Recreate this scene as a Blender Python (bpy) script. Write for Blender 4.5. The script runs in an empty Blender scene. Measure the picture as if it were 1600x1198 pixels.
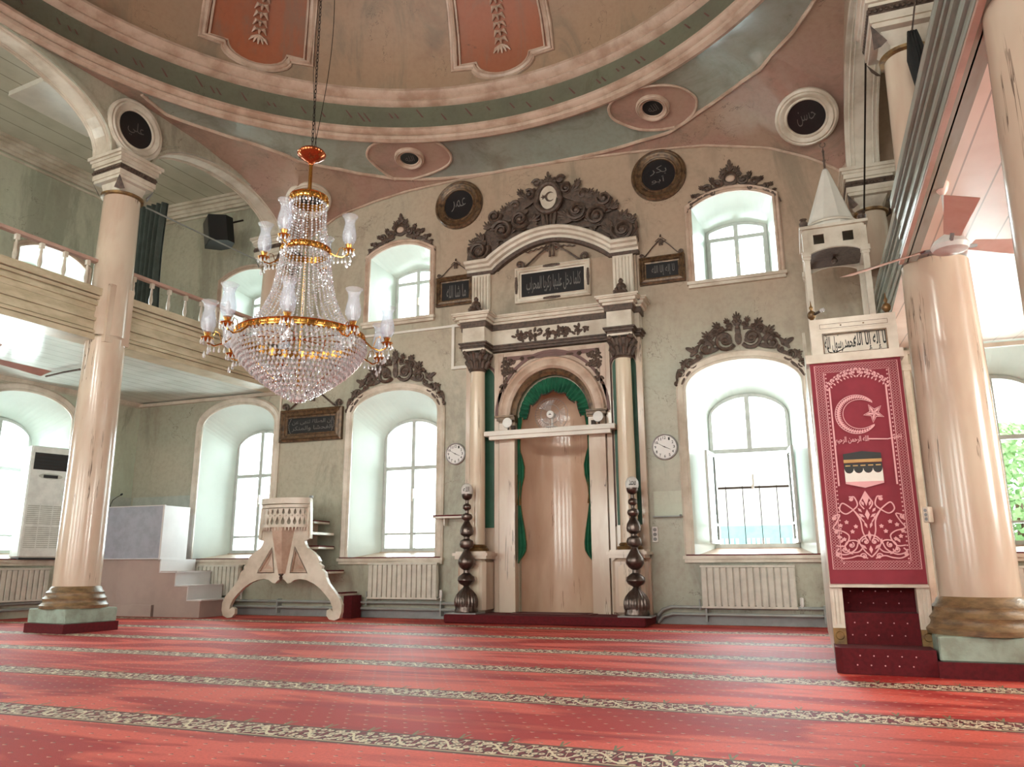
import bpy, math, random
from math import sin, cos, pi, radians, sqrt, tan, atan2
from mathutils import Vector, Matrix
from mathutils.geometry import tessellate_polygon
from mathutils.bvhtree import BVHTree
random.seed(7)
SC = bpy.context.scene
COL = SC.collection

# ------------------------------------------------------------------ camera
F_PX, PITCH, YAW, ROLL, EYE = 1212.5, radians(13.1), radians(20.4), radians(-.262), .87
_fw = Vector((-sin(YAW)*cos(PITCH), cos(YAW)*cos(PITCH), sin(PITCH)))
_r0 = Vector((cos(YAW), sin(YAW), 0)); _u0 = _r0.cross(_fw)
_rt = _r0*cos(ROLL)+_u0*sin(ROLL); _up = _u0*cos(ROLL)-_r0*sin(ROLL)
cd = bpy.data.cameras.new('camera'); co = bpy.data.objects.new('camera', cd); COL.objects.link(co)
cd.sensor_width = 36; cd.lens = F_PX/1600*36; cd.clip_end = 200; cd.clip_start = .05
co.matrix_world = Matrix(((_rt.x, _up.x, -_fw.x, 0), (_rt.y, _up.y, -_fw.y, 0), (_rt.z, _up.z, -_fw.z, EYE), (0, 0, 0, 1)))
SC.camera = co
EYEV = Vector((0, 0, EYE))
def ray(px, py): return _fw+_rt*((px-800)/F_PX)-_up*((py-599)/F_PX)
def onY(px, py, Y): d = ray(px, py); return EYEV+d*(Y/d.y)
def onZ(px, py, z): d = ray(px, py); return EYEV+d*((z-EYE)/d.z)

# ------------------------------------------------------------------ measures
D = 12.05                                   # inner face of the prayer wall
XC = -3.75                                  # axis of the niche
TH = .105
LO = Vector((-9.12, D, 0)); LS = Vector((-sin(TH), -cos(TH), 0)); LN = Vector((-cos(TH), sin(TH), 0))
RO = Vector((1.05, D, 0)); RS = Vector((0, -1, 0)); RN = Vector((1, 0, 0))
def frame(o, s, n): return Matrix(((s.x, n.x, 0, o.x), (s.y, n.y, 0, o.y), (s.z, n.z, 1, o.z), (0, 0, 0, 1)))
TL = frame(LO, LS, LN)                      # local x: along the arcade towards the viewer, y: outward, z: up
TR = frame(RO, RS, RN)
TQ = frame(Vector((0, D, 0)), Vector((1, 0, 0)), Vector((0, 1, 0)))     # prayer wall: x = X, y = into the wall
TLW = frame(Vector((-12.66, D, 0)), LS, LN)
TRW = frame(Vector((4.75, D, 0)), RS, RN)
TID = Matrix.Identity(4)
DC = Vector((-4.1, 5.6, 0)); RR = 5.56; RZ = 8.12   # dome ring

# ------------------------------------------------------------------ materials
def lin(c):
    if isinstance(c, str): c = tuple(int(c[i:i+2], 16)/255 for i in (0, 2, 4))
    return tuple((x/12.92 if x <= .04045 else ((x+.055)/1.055)**2.4) for x in c)+(1,)
class NT:
    def __init__(s, name):
        s.m = bpy.data.materials.new(name); s.m.use_nodes = True; s.t = s.m.node_tree; s.t.nodes.clear()
        s.out = s.n('ShaderNodeOutputMaterial')
    def n(s, typ, **k):
        o = s.t.nodes.new(typ)
        for a, b in k.items(): setattr(o, a, b)
        return o
    def l(s, a, b): s.t.links.new(a, b)
    def put(s, sock, v):
        if isinstance(v, bpy.types.NodeSocket): s.l(v, sock)
        elif v is not None: sock.default_value = v
    def ma(s, op, a, b=None, c=None):
        o = s.n('ShaderNodeMath', operation=op)
        s.put(o.inputs[0], a); s.put(o.inputs[1], b); s.put(o.inputs[2], c)
        return o.outputs[0]
    def mix(s, f, a, b):
        o = s.n('ShaderNodeMix', data_type='RGBA'); s.put(o.inputs[0], f); s.put(o.inputs[6], a); s.put(o.inputs[7], b)
        return o.outputs[2]
    def pos(s, typ='Object'): return s.n('ShaderNodeTexCoord').outputs[typ]
    def sc(s, v, k):
        o = s.n('ShaderNodeMapping'); s.l(v, o.inputs[0]); o.inputs['Scale'].default_value = k; return o.outputs[0]
    def noise(s, v, scale, detail=4, rough=.55, dist=0):
        o = s.n('ShaderNodeTexNoise'); s.l(v, o.inputs['Vector']); o.inputs['Scale'].default_value = scale
        o.inputs['Detail'].default_value = detail; o.inputs['Roughness'].default_value = rough; o.inputs['Distortion'].default_value = dist
        return o.outputs['Fac']
    def ramp(s, f, a, b):
        o = s.n('ShaderNodeMapRange'); o.interpolation_type = 'SMOOTHSTEP'; s.put(o.inputs[0], f); o.inputs[1].default_value = a; o.inputs[2].default_value = b
        return o.outputs[0]
    def bsdf(s, col, rough=.5, metal=0, bump=None, bstr=.3, coat=0, **k):
        b = s.n('ShaderNodeBsdfPrincipled'); s.put(b.inputs['Base Color'], col); s.put(b.inputs['Roughness'], rough); b.inputs['Metallic'].default_value = metal
        b.inputs['Coat Weight'].default_value = coat; b.inputs['Coat Roughness'].default_value = .15
        for kk, vv in k.items(): s.put(b.inputs[kk.replace('_', ' ')], vv)
        if bump is not None:
            bb = s.n('ShaderNodeBump'); bb.inputs['Strength'].default_value = bstr; bb.inputs['Distance'].default_value = .01
            s.l(bump, bb.inputs['Height']); s.l(bb.outputs[0], b.inputs['Normal'])
        s.l(b.outputs[0], s.out.inputs[0]); return b
def plain(name, c, rough=.5, metal=0, var=.06, scale=6, coat=0, bstr=.0, c2=None, wscale=None, **k):
    N = NT(name); p = N.pos(); a = lin(c)
    if c2 is None: c2v = tuple(max(0, x*(1-var*3)) for x in a[:3])+(1,)
    else: c2v = lin(c2)
    v = N.sc(p, wscale) if wscale else p
    f = N.ramp(N.noise(v, scale, 5, .6), .35, .7)
    N.bsdf(N.mix(f, a, c2v), rough, metal, N.noise(v, scale*6, 3) if bstr else None, bstr, coat, **k)
    return N.m
def wallmat(name, c, c2, c3, rough=.38, scale=.6, zone=False, coat=0):
    # old glossy distemper: large blotches of two tints plus brown damp stains and hairline scratches
    N = NT(name); p = N.pos()
    f = N.ramp(N.noise(p, scale, 4, .5, .6), .38, .62)
    base = N.mix(f, lin(c), lin(c2))
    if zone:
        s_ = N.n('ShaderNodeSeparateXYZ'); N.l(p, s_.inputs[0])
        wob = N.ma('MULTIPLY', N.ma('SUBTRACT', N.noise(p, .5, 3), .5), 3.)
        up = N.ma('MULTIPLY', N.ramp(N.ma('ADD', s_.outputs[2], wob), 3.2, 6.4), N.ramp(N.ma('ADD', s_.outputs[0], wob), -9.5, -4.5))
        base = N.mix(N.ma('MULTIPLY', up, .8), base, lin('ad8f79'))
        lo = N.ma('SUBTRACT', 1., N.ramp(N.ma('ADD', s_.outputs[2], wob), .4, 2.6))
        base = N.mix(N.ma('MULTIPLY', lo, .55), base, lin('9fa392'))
    st = N.ramp(N.noise(N.sc(p, (1, 1, .45)), scale*2.3, 5, .65, .4), .54, .78)
    base = N.mix(N.ma('MULTIPLY', st, .85), base, lin(c3))
    fine = N.noise(p, 14, 4, .6)
    base = N.mix(N.ma('MULTIPLY', N.ramp(fine, .35, .8), .3), base, lin(c3))
    base = N.mix(N.ma('MULTIPLY', N.ramp(N.noise(N.sc(p, (1, 1, .3)), 1.1, 6, .7, .8), .5, .66), .45), base, lin('6f6a5c'))
    w = N.noise(p, .9, 6, .62, .5)
    cr = N.ma('MULTIPLY', N.ma('LESS_THAN', N.ma('ABSOLUTE', N.ma('SUBTRACT', w, .53)), .0024), N.ramp(N.noise(p, .8, 2), .5, .56))
    base = N.mix(N.ma('MULTIPLY', cr, .5), base, lin('4a3a30'))
    N.bsdf(base, rough, 0, N.noise(p, 3.5, 4, .5), .35, coat)
    return N.m
M = {}
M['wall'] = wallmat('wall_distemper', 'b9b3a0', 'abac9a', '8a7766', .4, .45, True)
M['aislewall'] = wallmat('aisle_distemper', 'bdc4b0', 'c2c0ae', 'a3a38f', .42, .5)
M['vault'] = wallmat('vault_red_brown', 'a9877a', 'a98f7d', '8d6a58', .16, .5, False, .8)
M['vaultgreen'] = wallmat('vault_green', '949c90', '8f9188', '7f786c', .16, .5, False, .8)
M['dome'] = wallmat('dome_beige', 'a78b72', 'a08872', '8c6a56', .5, .35)
M['frieze'] = wallmat('frieze_green', '6f7260', '67695a', '55503f', .4, .8)
M['terra'] = wallmat('terracotta_panel', 'a25e40', '9c6045', '8a4c33', .5, .8)
M['cream'] = plain('cream_paint', 'dad0c1', .35, 0, .07, 2.2, c2='b9ab99')
M['pinkcream'] = plain('pink_cream_molding', 'c9b2a0', .4, 0, .07, 3, c2='a98d7a')
M['white'] = plain('white_paint', 'e2dcd2', .4, 0, .04, 3)
M['gwhite'] = plain('board_ceiling_white', 'd5dad2', .22, 0, .04, 2)
M['pboard'] = plain('pink_white_boards', 'e6cfc2', .3, 0, .03, 2)
M['beamgrey'] = plain('grey_green_beam', 'a3aaa3', .2, 0, .12, 4, c2='8d8a7c', wscale=(1, .2, 3))
M['reveal'] = plain('reveal_mint', 'e6efe8', .3, 0, .02, 1.5)
M['frame'] = plain('window_frame_grey', 'bfc2bd', .45)
M['brown'] = plain('carved_bronze_brown', '5f4c40', .5, .0, .1, 18, c2='3c2e27', bstr=.5)
M['brownfr'] = plain('gold_brown_frame', '70563c', .35, .25, .1, 14, c2='3f2e22')
M['gilt'] = plain('dull_gold', '8a6a3e', .4, .5, .1, 12, c2='5b4430')
M['black'] = plain('black_board', '1c1b1d', .3, 0, .05, 10)
M['ink'] = plain('ink', '14100e', .5)
M['pale'] = plain('pale_lettering', '6f6a66', .5)
M['brass'] = plain('brass', 'd09a4e', .18, .95, .05, 9, c2='b0713a')
M['copper'] = plain('copper_disc', 'b05a34', .15, .9, .05, 9)
M['chain'] = plain('dark_iron', '352a24', .5, .7)
M['pewter'] = plain('pewter_candlestick', '6f625c', .28, .85, .08, 9, c2='4f433e')
M['radiator'] = plain('radiator_enamel', 'cfcabd', .4)
M['pipe'] = plain('painted_pipe', '979c98', .4)
M['plinth'] = plain('plinth_green', '9db0a2', .5, 0, .12, 5, c2='848f80', bstr=.3)
M['basebrown'] = plain('base_brown', '8a6f4e', .35, 0, .15, 7, c2='5c4a34', wscale=(1, 1, 3), bstr=.4)
M['redc'] = plain('red_carpet_cloth', '5e0f18', .95, 0, .1, 30)
M['banner'] = plain('banner_cloth', '8a2c3a', .8, 0, .06, 3)
M['bpink'] = plain('banner_print', 'e3a9ac', .8, 0, .03, 10)
M['green'] = plain('green_cloth', '1f6a4a', .8, 0, .1, 5, c2='15503a')
M['greend'] = plain('green_niche_paint', '2b5a44', .5, 0, .08, 4)
M['plastic'] = plain('white_plastic', 'dcdad6', .35)
M['acw'] = plain('aircon_white', 'dfe2dc', .4)
M['grill'] = plain('aircon_grill', 'b5b8ae', .5)
M['podium'] = plain('podium_white', 'dfdcdc', .45, 0, .03, 2)
M['podpink'] = plain('podium_base', 'b6a29a', .5, 0, .04, 2)
M['lblue'] = plain('pale_blue_panel', 'a9adba', .35)
M['curtain'] = plain('dark_curtain', '4b544f', .85, 0, .1, 6)
M['fanpink'] = plain('fan_enamel', 'ecd3c8', .35, c2='e2c3b6')
M['salmon'] = plain('salmon_rail', 'bd9a8c', .4, 0, .05, 4)
M['fog'] = plain('dark_rose_line', '6d4a44', .5)
M['spk'] = plain('speaker_black', '151515', .5)
M['clockw'] = plain('clock_face', 'e6e4e2', .4, 0, .01)
M['clockr'] = plain('clock_rim', 'b9b7b8', .3, .4)
M['slate'] = plain('grey_lamp', '8d8c8c', .4)
M['leafg'] = plain('foliage', '84ad74', .6, 0, .2, 1.5, c2='b3d3a0')
M['teal'] = plain('teal_sign', '98d2d8', .5)
M['outwall'] = plain('outside_render', 'dcdedb', .8)
M['ground'] = plain('outside_paving', 'b9b6ae', .9)
def marble(name, c, c2, vein, rough=.25, z=1.):
    N = NT(name); p = N.pos()
    v = N.sc(p, (1, 1, .35*z))
    base = N.mix(N.ramp(N.noise(v, 2.2, 4, .55, .3), .35, .65), lin(c), lin(c2))
    w = N.noise(N.sc(p, (2.6, 2.6, .16*z)), 2.6, 4, .65, .5)
    ve = N.ma('LESS_THAN', N.ma('ABSOLUTE', N.ma('SUBTRACT', w, .6)), .009)
    gate = N.ramp(N.noise(p, 1.3, 2), .5, .6)
    base = N.mix(N.ma('MULTIPLY', ve, N.ma('MULTIPLY', gate, .8)), base, lin(vein))
    N.bsdf(base, rough, 0, N.noise(v, 6, 3), .2, .3)
    return N.m
M['marble'] = marble('painted_marble', 'cfbeaa', 'bfa693', '4f3c34', .2)
M['marblepale'] = marble('painted_marble_pale', 'd8c8b0', 'cdb49c', '7a6454', .22, .7)
M['niche'] = marble('niche_marble', 'd2b39c', 'c6a48d', '8a6a58', .16)
def glassmat():
    N = NT('window_glass'); t = N.n('ShaderNodeBsdfTransparent'); g = N.n('ShaderNodeBsdfGlossy'); g.inputs['Roughness'].default_value = .03
    t.inputs[0].default_value = (.97, 1, .98, 1)
    m = N.n('ShaderNodeMixShader'); fr = N.n('ShaderNodeFresnel'); fr.inputs[0].default_value = 1.3
    N.l(fr.outputs[0], m.inputs[0]); N.l(t.outputs[0], m.inputs[1]); N.l(g.outputs[0], m.inputs[2]); N.l(m.outputs[0], N.out.inputs[0]); return N.m
M['glass'] = glassmat()
def crystal(name, tint, tr, rough, mixd):
    N = NT(name); t = N.n('ShaderNodeBsdfTransparent'); t.inputs[0].default_value = tint
    b = N.n('ShaderNodeBsdfPrincipled'); b.inputs['Base Color'].default_value = (mixd, mixd, mixd*1.02, 1); b.inputs['Roughness'].default_value = rough
    b.inputs['Metallic'].default_value = .5 if rough < .2 else 0; b.inputs['Coat Weight'].default_value = 1
    m = N.n('ShaderNodeMixShader'); m.inputs[0].default_value = 1-tr
    N.l(t.outputs[0], m.inputs[1]); N.l(b.outputs[0], m.inputs[2]); N.l(m.outputs[0], N.out.inputs[0]); return N.m
M['crystal'] = crystal('cut_crystal', (.93, .93, .96, 1), .22, .1, .93)
M['shade'] = crystal('etched_glass', (.95, .96, 1, 1), .8, .25, .8)
def boards(name, c, c2, axis, w, rough=.25, T=None):
    # painted boards with a dark joint every w metres along one axis of the object
    N = NT(name); p = N.pos(); s = N.n('ShaderNodeSeparateXYZ'); N.l(p, s.inputs[0])
    fr = N.ma('FRACT', N.ma('DIVIDE', s.outputs[axis], w)); j = N.ma('LESS_THAN', fr, .05)
    base = N.mix(N.ramp(N.noise(p, 1.6, 4), .35, .7), lin(c), lin(c2))
    base = N.mix(N.ma('MULTIPLY', j, .55), base, lin('5a4a40'))
    N.bsdf(base, rough, 0, N.ma('SUBTRACT', 1., N.ma('GREATER_THAN', fr, .93)), .3); return N.m
def carpetmat():
    N = NT('red_prayer_carpet'); p = N.pos(); s = N.n('ShaderNodeSeparateXYZ'); N.l(p, s.inputs[0]); x, y = s.outputs[0], s.outputs[1]
    P = 1.39; W = .36
    yy = N.ma('FRACT', N.ma('DIVIDE', N.ma('SUBTRACT', y, CARP0-P*6), P)); v = N.ma('MULTIPLY', yy, P/W)       # 0..1 across the band
    inb = N.ma('LESS_THAN', v, 1.)
    # nap brushed to and fro: broad soft patches lying across the rows
    nap = N.ramp(N.noise(N.sc(p, (.32, 1.15, 1)), 1.5, 3, .5, .9), .45, .56)
    nap2 = N.ramp(N.noise(N.sc(p, (.25, 1.6, 1)), 2.7, 2, .5, .5), .5, .66)
    red = N.mix(N.ma('MULTIPLY', nap, .9), lin('b32c28'), lin('ea6a5a'))
    red = N.mix(N.ma('MULTIPLY', nap2, .6), red, lin('98191d'))
    red = N.mix(N.ma('MULTIPLY', N.ramp(N.noise(p, 60, 2), .3, .8), .25), red, lin('7d1a1c'))
    # little two-tone darts in a staggered grid
    G = .115; row = N.ma('DIVIDE', y, G); st = N.ma('MULTIPLY', N.ma('FLOOR', N.ma('MODULO', N.ma('ADD', row, 200.), 2.)), .5)
    gx = N.ma('SUBTRACT', N.ma('FRACT', N.ma('ADD', N.ma('DIVIDE', x, G*1.1), st)), .5); gy = N.ma('SUBTRACT', N.ma('FRACT', row), .5)
    dd = N.ma('ADD', N.ma('ABSOLUTE', N.ma('MULTIPLY', gx, 1.1)), N.ma('ABSOLUTE', gy))
    dot = N.ma('LESS_THAN', dd, .13); dotd = N.ma('MULTIPLY', dot, N.ma('GREATER_THAN', gy, .015))
    red = N.mix(N.ma('MULTIPLY', dot, .7), red, lin('eeb09a')); red = N.mix(N.ma('MULTIPLY', dotd, .85), red, lin('3f2424'))
    # woven vine band
    per = .27; u = N.ma('MULTIPLY', x, 2*pi/per)
    def near(val, w): return N.ma('LESS_THAN', N.ma('ABSOLUTE', val), w)
    vine = near(N.ma('SUBTRACT', v, N.ma('ADD', .46, N.ma('MULTIPLY', N.ma('SINE', u), .22))), .035)
    vine2 = near(N.ma('SUBTRACT', v, N.ma('ADD', .5, N.ma('MULTIPLY', N.ma('SINE', N.ma('ADD', N.ma('MULTIPLY', u, 3.), 1.3)), .3))), .03)
    vo = N.n('ShaderNodeTexVoronoi'); cmb = N.n('ShaderNodeCombineXYZ'); N.l(N.ma('MULTIPLY', x, 1/.045), cmb.inputs[0]); N.l(N.ma('MULTIPLY', v, 6.), cmb.inputs[1]); vo.voronoi_dimensions = '2D'
    N.l(cmb.outputs[0], vo.inputs['Vector']); vo.inputs['Scale'].default_value = 1.; vo.inputs['Randomness'].default_value = .75
    flower = near(vo.outputs['Distance'], .34); ring = N.ma('MULTIPLY', near(N.ma('SUBTRACT', vo.outputs['Distance'], .4), .07), 1.)
    core = near(vo.outputs['Distance'], .1)
    inner = N.ma('MULTIPLY', N.ma('GREATER_THAN', v, .12), N.ma('LESS_THAN', v, .8))
    band = lin('73202a')
    b = N.mix(N.ma('MULTIPLY', ring, inner), band, lin('3c2c22')); b = N.mix(N.ma('MULTIPLY', flower, inner), b, lin('d9c8ab')); b = N.mix(N.ma('MULTIPLY', core, inner), b, lin('9a3038'))
    b = N.mix(N.ma('MULTIPLY', N.ma('MAXIMUM', vine, vine2), inner), b, lin('e2d3b6'))
    ln = N.ma('MAXIMUM', near(N.ma('SUBTRACT', v, .06), .03), near(N.ma('SUBTRACT', v, .84), .025))
    b = N.mix(ln, b, lin('5b4a3a')); b = N.mix(near(N.ma('SUBTRACT', v, .115), .025), b, lin('c4ab8c'))
    # palmettes standing on the far edge of each band
    q = N.ma('SUBTRACT', N.ma('FRACT', N.ma('DIVIDE', x, per)), .5)
    pal = N.ma('MULTIPLY', N.ma('MULTIPLY', N.ma('GREATER_THAN', v, .86), N.ma('LESS_THAN', N.ma('ABSOLUTE', N.ma('SUBTRACT', N.ma('ABSOLUTE', q), N.ma('MULTIPLY', N.ma('SUBTRACT', v, .84), .22))), .022)), N.ma('LESS_THAN', v, 1.15))
    col = N.mix(N.ma('MULTIPLY', inb, N.ma('LESS_THAN', v, .87)), red, b)
    col = N.mix(pal, col, lin('7d7a58'))
    bs = N.bsdf(col, .6, 0, N.noise(p, 220, 2), .5, 0)
    bs.inputs['Specular IOR Level'].default_value = .4
    return N.m
CARP0 = 3.62
M['carpet'] = carpetmat()

# ------------------------------------------------------------------ mesh builder
class MB:
    def __init__(s, T=TID): s.v = []; s.f = []; s.fm = []; s.T = T; s.cm = 0
    def add(s, vs, fs):
        b = len(s.v)
        for p in vs: s.v.append(s.T @ Vector(p))
        for f in fs: s.f.append(tuple(b+i for i in f)); s.fm.append(s.cm)
        return s
    def box(s, x0, x1, y0, y1, z0, z1):
        return s.add([(x0, y0, z0), (x1, y0, z0), (x1, y1, z0), (x0, y1, z0), (x0, y0, z1), (x1, y0, z1), (x1, y1, z1), (x0, y1, z1)],
                     [(0, 3, 2, 1), (4, 5, 6, 7), (0, 1, 5, 4), (1, 2, 6, 5), (2, 3, 7, 6), (3, 0, 4, 7)])
    def bbox(s, x0, x1, y0, y1, z0, z1, r=.01):
        # box with its upright edges chamfered
        P = [(x0+r, y0), (x1-r, y0), (x1, y0+r), (x1, y1-r), (x1-r, y1), (x0+r, y1), (x0, y1-r), (x0, y0+r)]
        Q = [(x0+r*2, y0+r), (x1-r*2, y0+r), (x1-r, y0+r*2), (x1-r, y1-r*2), (x1-r*2, y1-r), (x0+r*2, y1-r), (x0+r, y1-r*2), (x0+r, y0+r*2)]
        L = [[(x, y, z0+r) for x, y in P], [(x, y, z1-r) for x, y in P]]
        vs = [(x, y, z0) for x, y in Q]+L[0]+L[1]+[(x, y, z1) for x, y in Q]
        fs = [tuple(range(7, -1, -1)), tuple(range(24, 32))]
        for k in range(3):
            for i in range(8): j = (i+1) % 8; fs.append((k*8+i, k*8+j, k*8+8+j, k*8+8+i))
        return s.add(vs, fs)
    def prism(s, poly, y0, y1, holes=()):
        # poly: (x,z) outline, holes cut through, extruded from y0 to y1
        loops = [list(poly)]+[list(h) for h in holes]
        flat = [p for L in loops for p in L]
        tri = tessellate_polygon([[Vector((p[0], p[1], 0)) for p in L] for L in loops])
        n = len(flat); vs = [(p[0], y0, p[1]) for p in flat]+[(p[0], y1, p[1]) for p in flat]
        fs = [tuple(t) for t in tri]+[tuple(n+i for i in reversed(t)) for t in tri]
        b = 0
        for L in loops:
            m = len(L)
            for i in range(m): j = (i+1) % m; fs.append((b+i, b+j, n+b+j, n+b+i))
            b += m
        return s.add(vs, fs)
    def vprism(s, poly, z0, z1):
        n = len(poly)
        return s.add([(p[0], p[1], z0) for p in poly]+[(p[0], p[1], z1) for p in poly],
                     [tuple(range(n-1, -1, -1)), tuple(range(n, 2*n))]+[(i, (i+1) % n, n+(i+1) % n, n+i) for i in range(n)])
    def tube(s, pts, r, seg=6, closed=False, flat=1.):
        pts = [Vector(p) for p in pts]; n = len(pts)
        if n < 2: return s
        rs = r if isinstance(r, (list, tuple)) else [r]*n
        vs = []; up = None
        for i, p in enumerate(pts):
            a = pts[(i-1) % n] if (i or closed) else pts[0]; b = pts[(i+1) % n] if (i < n-1 or closed) else pts[-1]
            t = (b-a)
            if t.length < 1e-9: t = Vector((0, 0, 1))
            t.normalize()
            if up is None: up = Vector((0, 1, 0)) if abs(t.y) < .9 else Vector((1, 0, 0))
            sd = t.cross(up)
            if sd.length < 1e-4: sd = t.cross(Vector((1, 0, 0)))
            sd.normalize(); u2 = sd.cross(t).normalized(); up = u2
            for k in range(seg):
                an = 2*pi*k/seg; vs.append(p+sd*(rs[i]*cos(an))+u2*(rs[i]*sin(an)*flat))
        fs = []
        for i in range(n if closed else n-1):
            j = (i+1) % n
            for k in range(seg): l = (k+1) % seg; fs.append((i*seg+k, i*seg+l, j*seg+l, j*seg+k))
        if not closed: fs += [tuple(range(seg-1, -1, -1)), tuple((n-1)*seg+k for k in range(seg))]
        return s.add(vs, fs)
    def lathe(s, prof, c=(0, 0, 0), seg=24, a0=0, a1=2*pi, ax='z', flute=0, fl=(0, 0)):
        full = abs(a1-a0-2*pi) < 1e-6; m = seg if full else seg+1; vs = []
        for i, (r, z) in enumerate(prof):
            for k in range(m):
                a = a0+(a1-a0)*k/seg; q = r
                if flute and fl[0] <= z <= fl[1]: q = r*(1-.1*abs(sin(a*flute/2)))
                if ax == 'z': vs.append((c[0]+q*cos(a), c[1]+q*sin(a), c[2]+z))
                elif ax == 'y': vs.append((c[0]+q*cos(a), c[1]+z, c[2]+q*sin(a)))
                else: vs.append((c[0]+z, c[1]+q*cos(a), c[2]+q*sin(a)))
        fs = []
        for i in range(len(prof)-1):
            for k in range(seg):
                l = (k+1) % m; fs.append((i*m+k, i*m+l, (i+1)*m+l, (i+1)*m+k))
        return s.add(vs, fs)
    def ell(s, c, r, rot=0, seg=8, rings=5):
        # ellipsoid; rot turns it about the local y axis
        vs = []; fs = []
        for i in range(rings+1):
            ph = pi*i/rings
            for k in range(seg):
                a = 2*pi*k/seg; x = r[0]*cos(ph); y = r[1]*sin(ph)*cos(a); z = r[2]*sin(ph)*sin(a)
                vs.append((c[0]+x*cos(rot)-z*sin(rot), c[1]+y, c[2]+x*sin(rot)+z*cos(rot)))
        for i in range(rings):
            for k in range(seg): l = (k+1) % seg; fs.append((i*seg+k, i*seg+l, (i+1)*seg+l, (i+1)*seg+k))
        return s.add(vs, fs)
    def mold(s, path, prof, closed=False):
        # moulding along a path in the local xz plane; prof = (offset to the left, depth towards the room)
        n = len(path); m = len(prof); vs = []
        for i in range(n):
            p = Vector(path[i]); a = Vector(path[(i-1) % n]) if (closed or i) else None; b = Vector(path[(i+1) % n]) if (closed or i < n-1) else None
            d1 = (p-a).normalized() if a is not None else None; d2 = (b-p).normalized() if b is not None else None
            if d1 is None: d1 = d2
            if d2 is None: d2 = d1
            n1 = Vector((-d1.y, d1.x)); n2 = Vector((-d2.y, d2.x)); nn = n1+n2
            if nn.length < 1e-6: nn = n1.copy()
            nn.normalize(); k = 1/max(.35, nn.dot(n1))
            for o, d in prof: q = p+nn*(o*k); vs.append((q.x, -d, q.y))
        fs = []
        for i in range(n if closed else n-1):
            j = (i+1) % n
            for k in range(m-1): fs.append((i*m+k, i*m+k+1, j*m+k+1, j*m+k))
        if not closed: fs += [tuple(range(m)), tuple((n-1)*m+k for k in range(m-1, -1, -1))]
        return s.add(vs, fs)
    def grid(s, fn, nu, nv):
        vs = [fn(i/nu, j/nv) for i in range(nu+1) for j in range(nv+1)]
        return s.add(vs, [(i*(nv+1)+j, (i+1)*(nv+1)+j, (i+1)*(nv+1)+j+1, i*(nv+1)+j+1) for i in range(nu) for j in range(nv)])
    def merge(s, o):
        b = len(s.v); s.v += o.v; s.f += [tuple(b+i for i in f) for f in o.f]; s.fm += [s.cm]*len(o.f); return s
    def build(s, name, mat, parent=None, smooth=False):
        me = bpy.data.meshes.new(name)
        off = Vector((0, 0, 0)); q = parent
        while q is not None: off = off+Vector(q.location); q = q.parent
        if parent is None and s.v:
            xs = [v.x for v in s.v]; ys = [v.y for v in s.v]; off = Vector(((min(xs)+max(xs))/2, (min(ys)+max(ys))/2, min(v.z for v in s.v)))
            if KEEP0: off = Vector((0, 0, 0))
        me.from_pydata([tuple(v-off) for v in s.v], [], s.f)
        mats = mat if isinstance(mat, (list, tuple)) else [mat]
        for x in mats: me.materials.append(M[x] if isinstance(x, str) else x)
        for p, k in zip(me.polygons, s.fm):
            p.material_index = min(k, len(mats)-1)
            if smooth: p.use_smooth = True
        me.validate(); me.update()
        if smooth:
            try: me.set_sharp_from_angle(angle=radians(42))
            except Exception: pass
        o = bpy.data.objects.new(name, me); COL.objects.link(o)
        if parent is not None: o.parent = parent
        else: o.location = off
        return o
KEEP0 = False
def tag(o, label=None, cat=None, group=None, kind=None):
    if label: o['label'] = label
    if cat: o['category'] = cat
    if group: o['group'] = group
    if kind: o['kind'] = kind
    return o
def thing(name, label, cat, loc=(0, 0, 0), group=None):
    o = bpy.data.objects.new(name, None); COL.objects.link(o); o.location = loc; o.empty_display_size = .1
    return tag(o, label, cat, group)
def structure(name, loc=(0, 0, 0)):
    o = bpy.data.objects.new(name, None); COL.objects.link(o); o.location = loc; o['kind'] = 'structure'; return o
def tree(o, parent=None, dz=None):
    c = o.copy(); COL.objects.link(c); c.parent = parent
    for ch in list(o.children): tree(ch, c)
    return c
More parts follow.
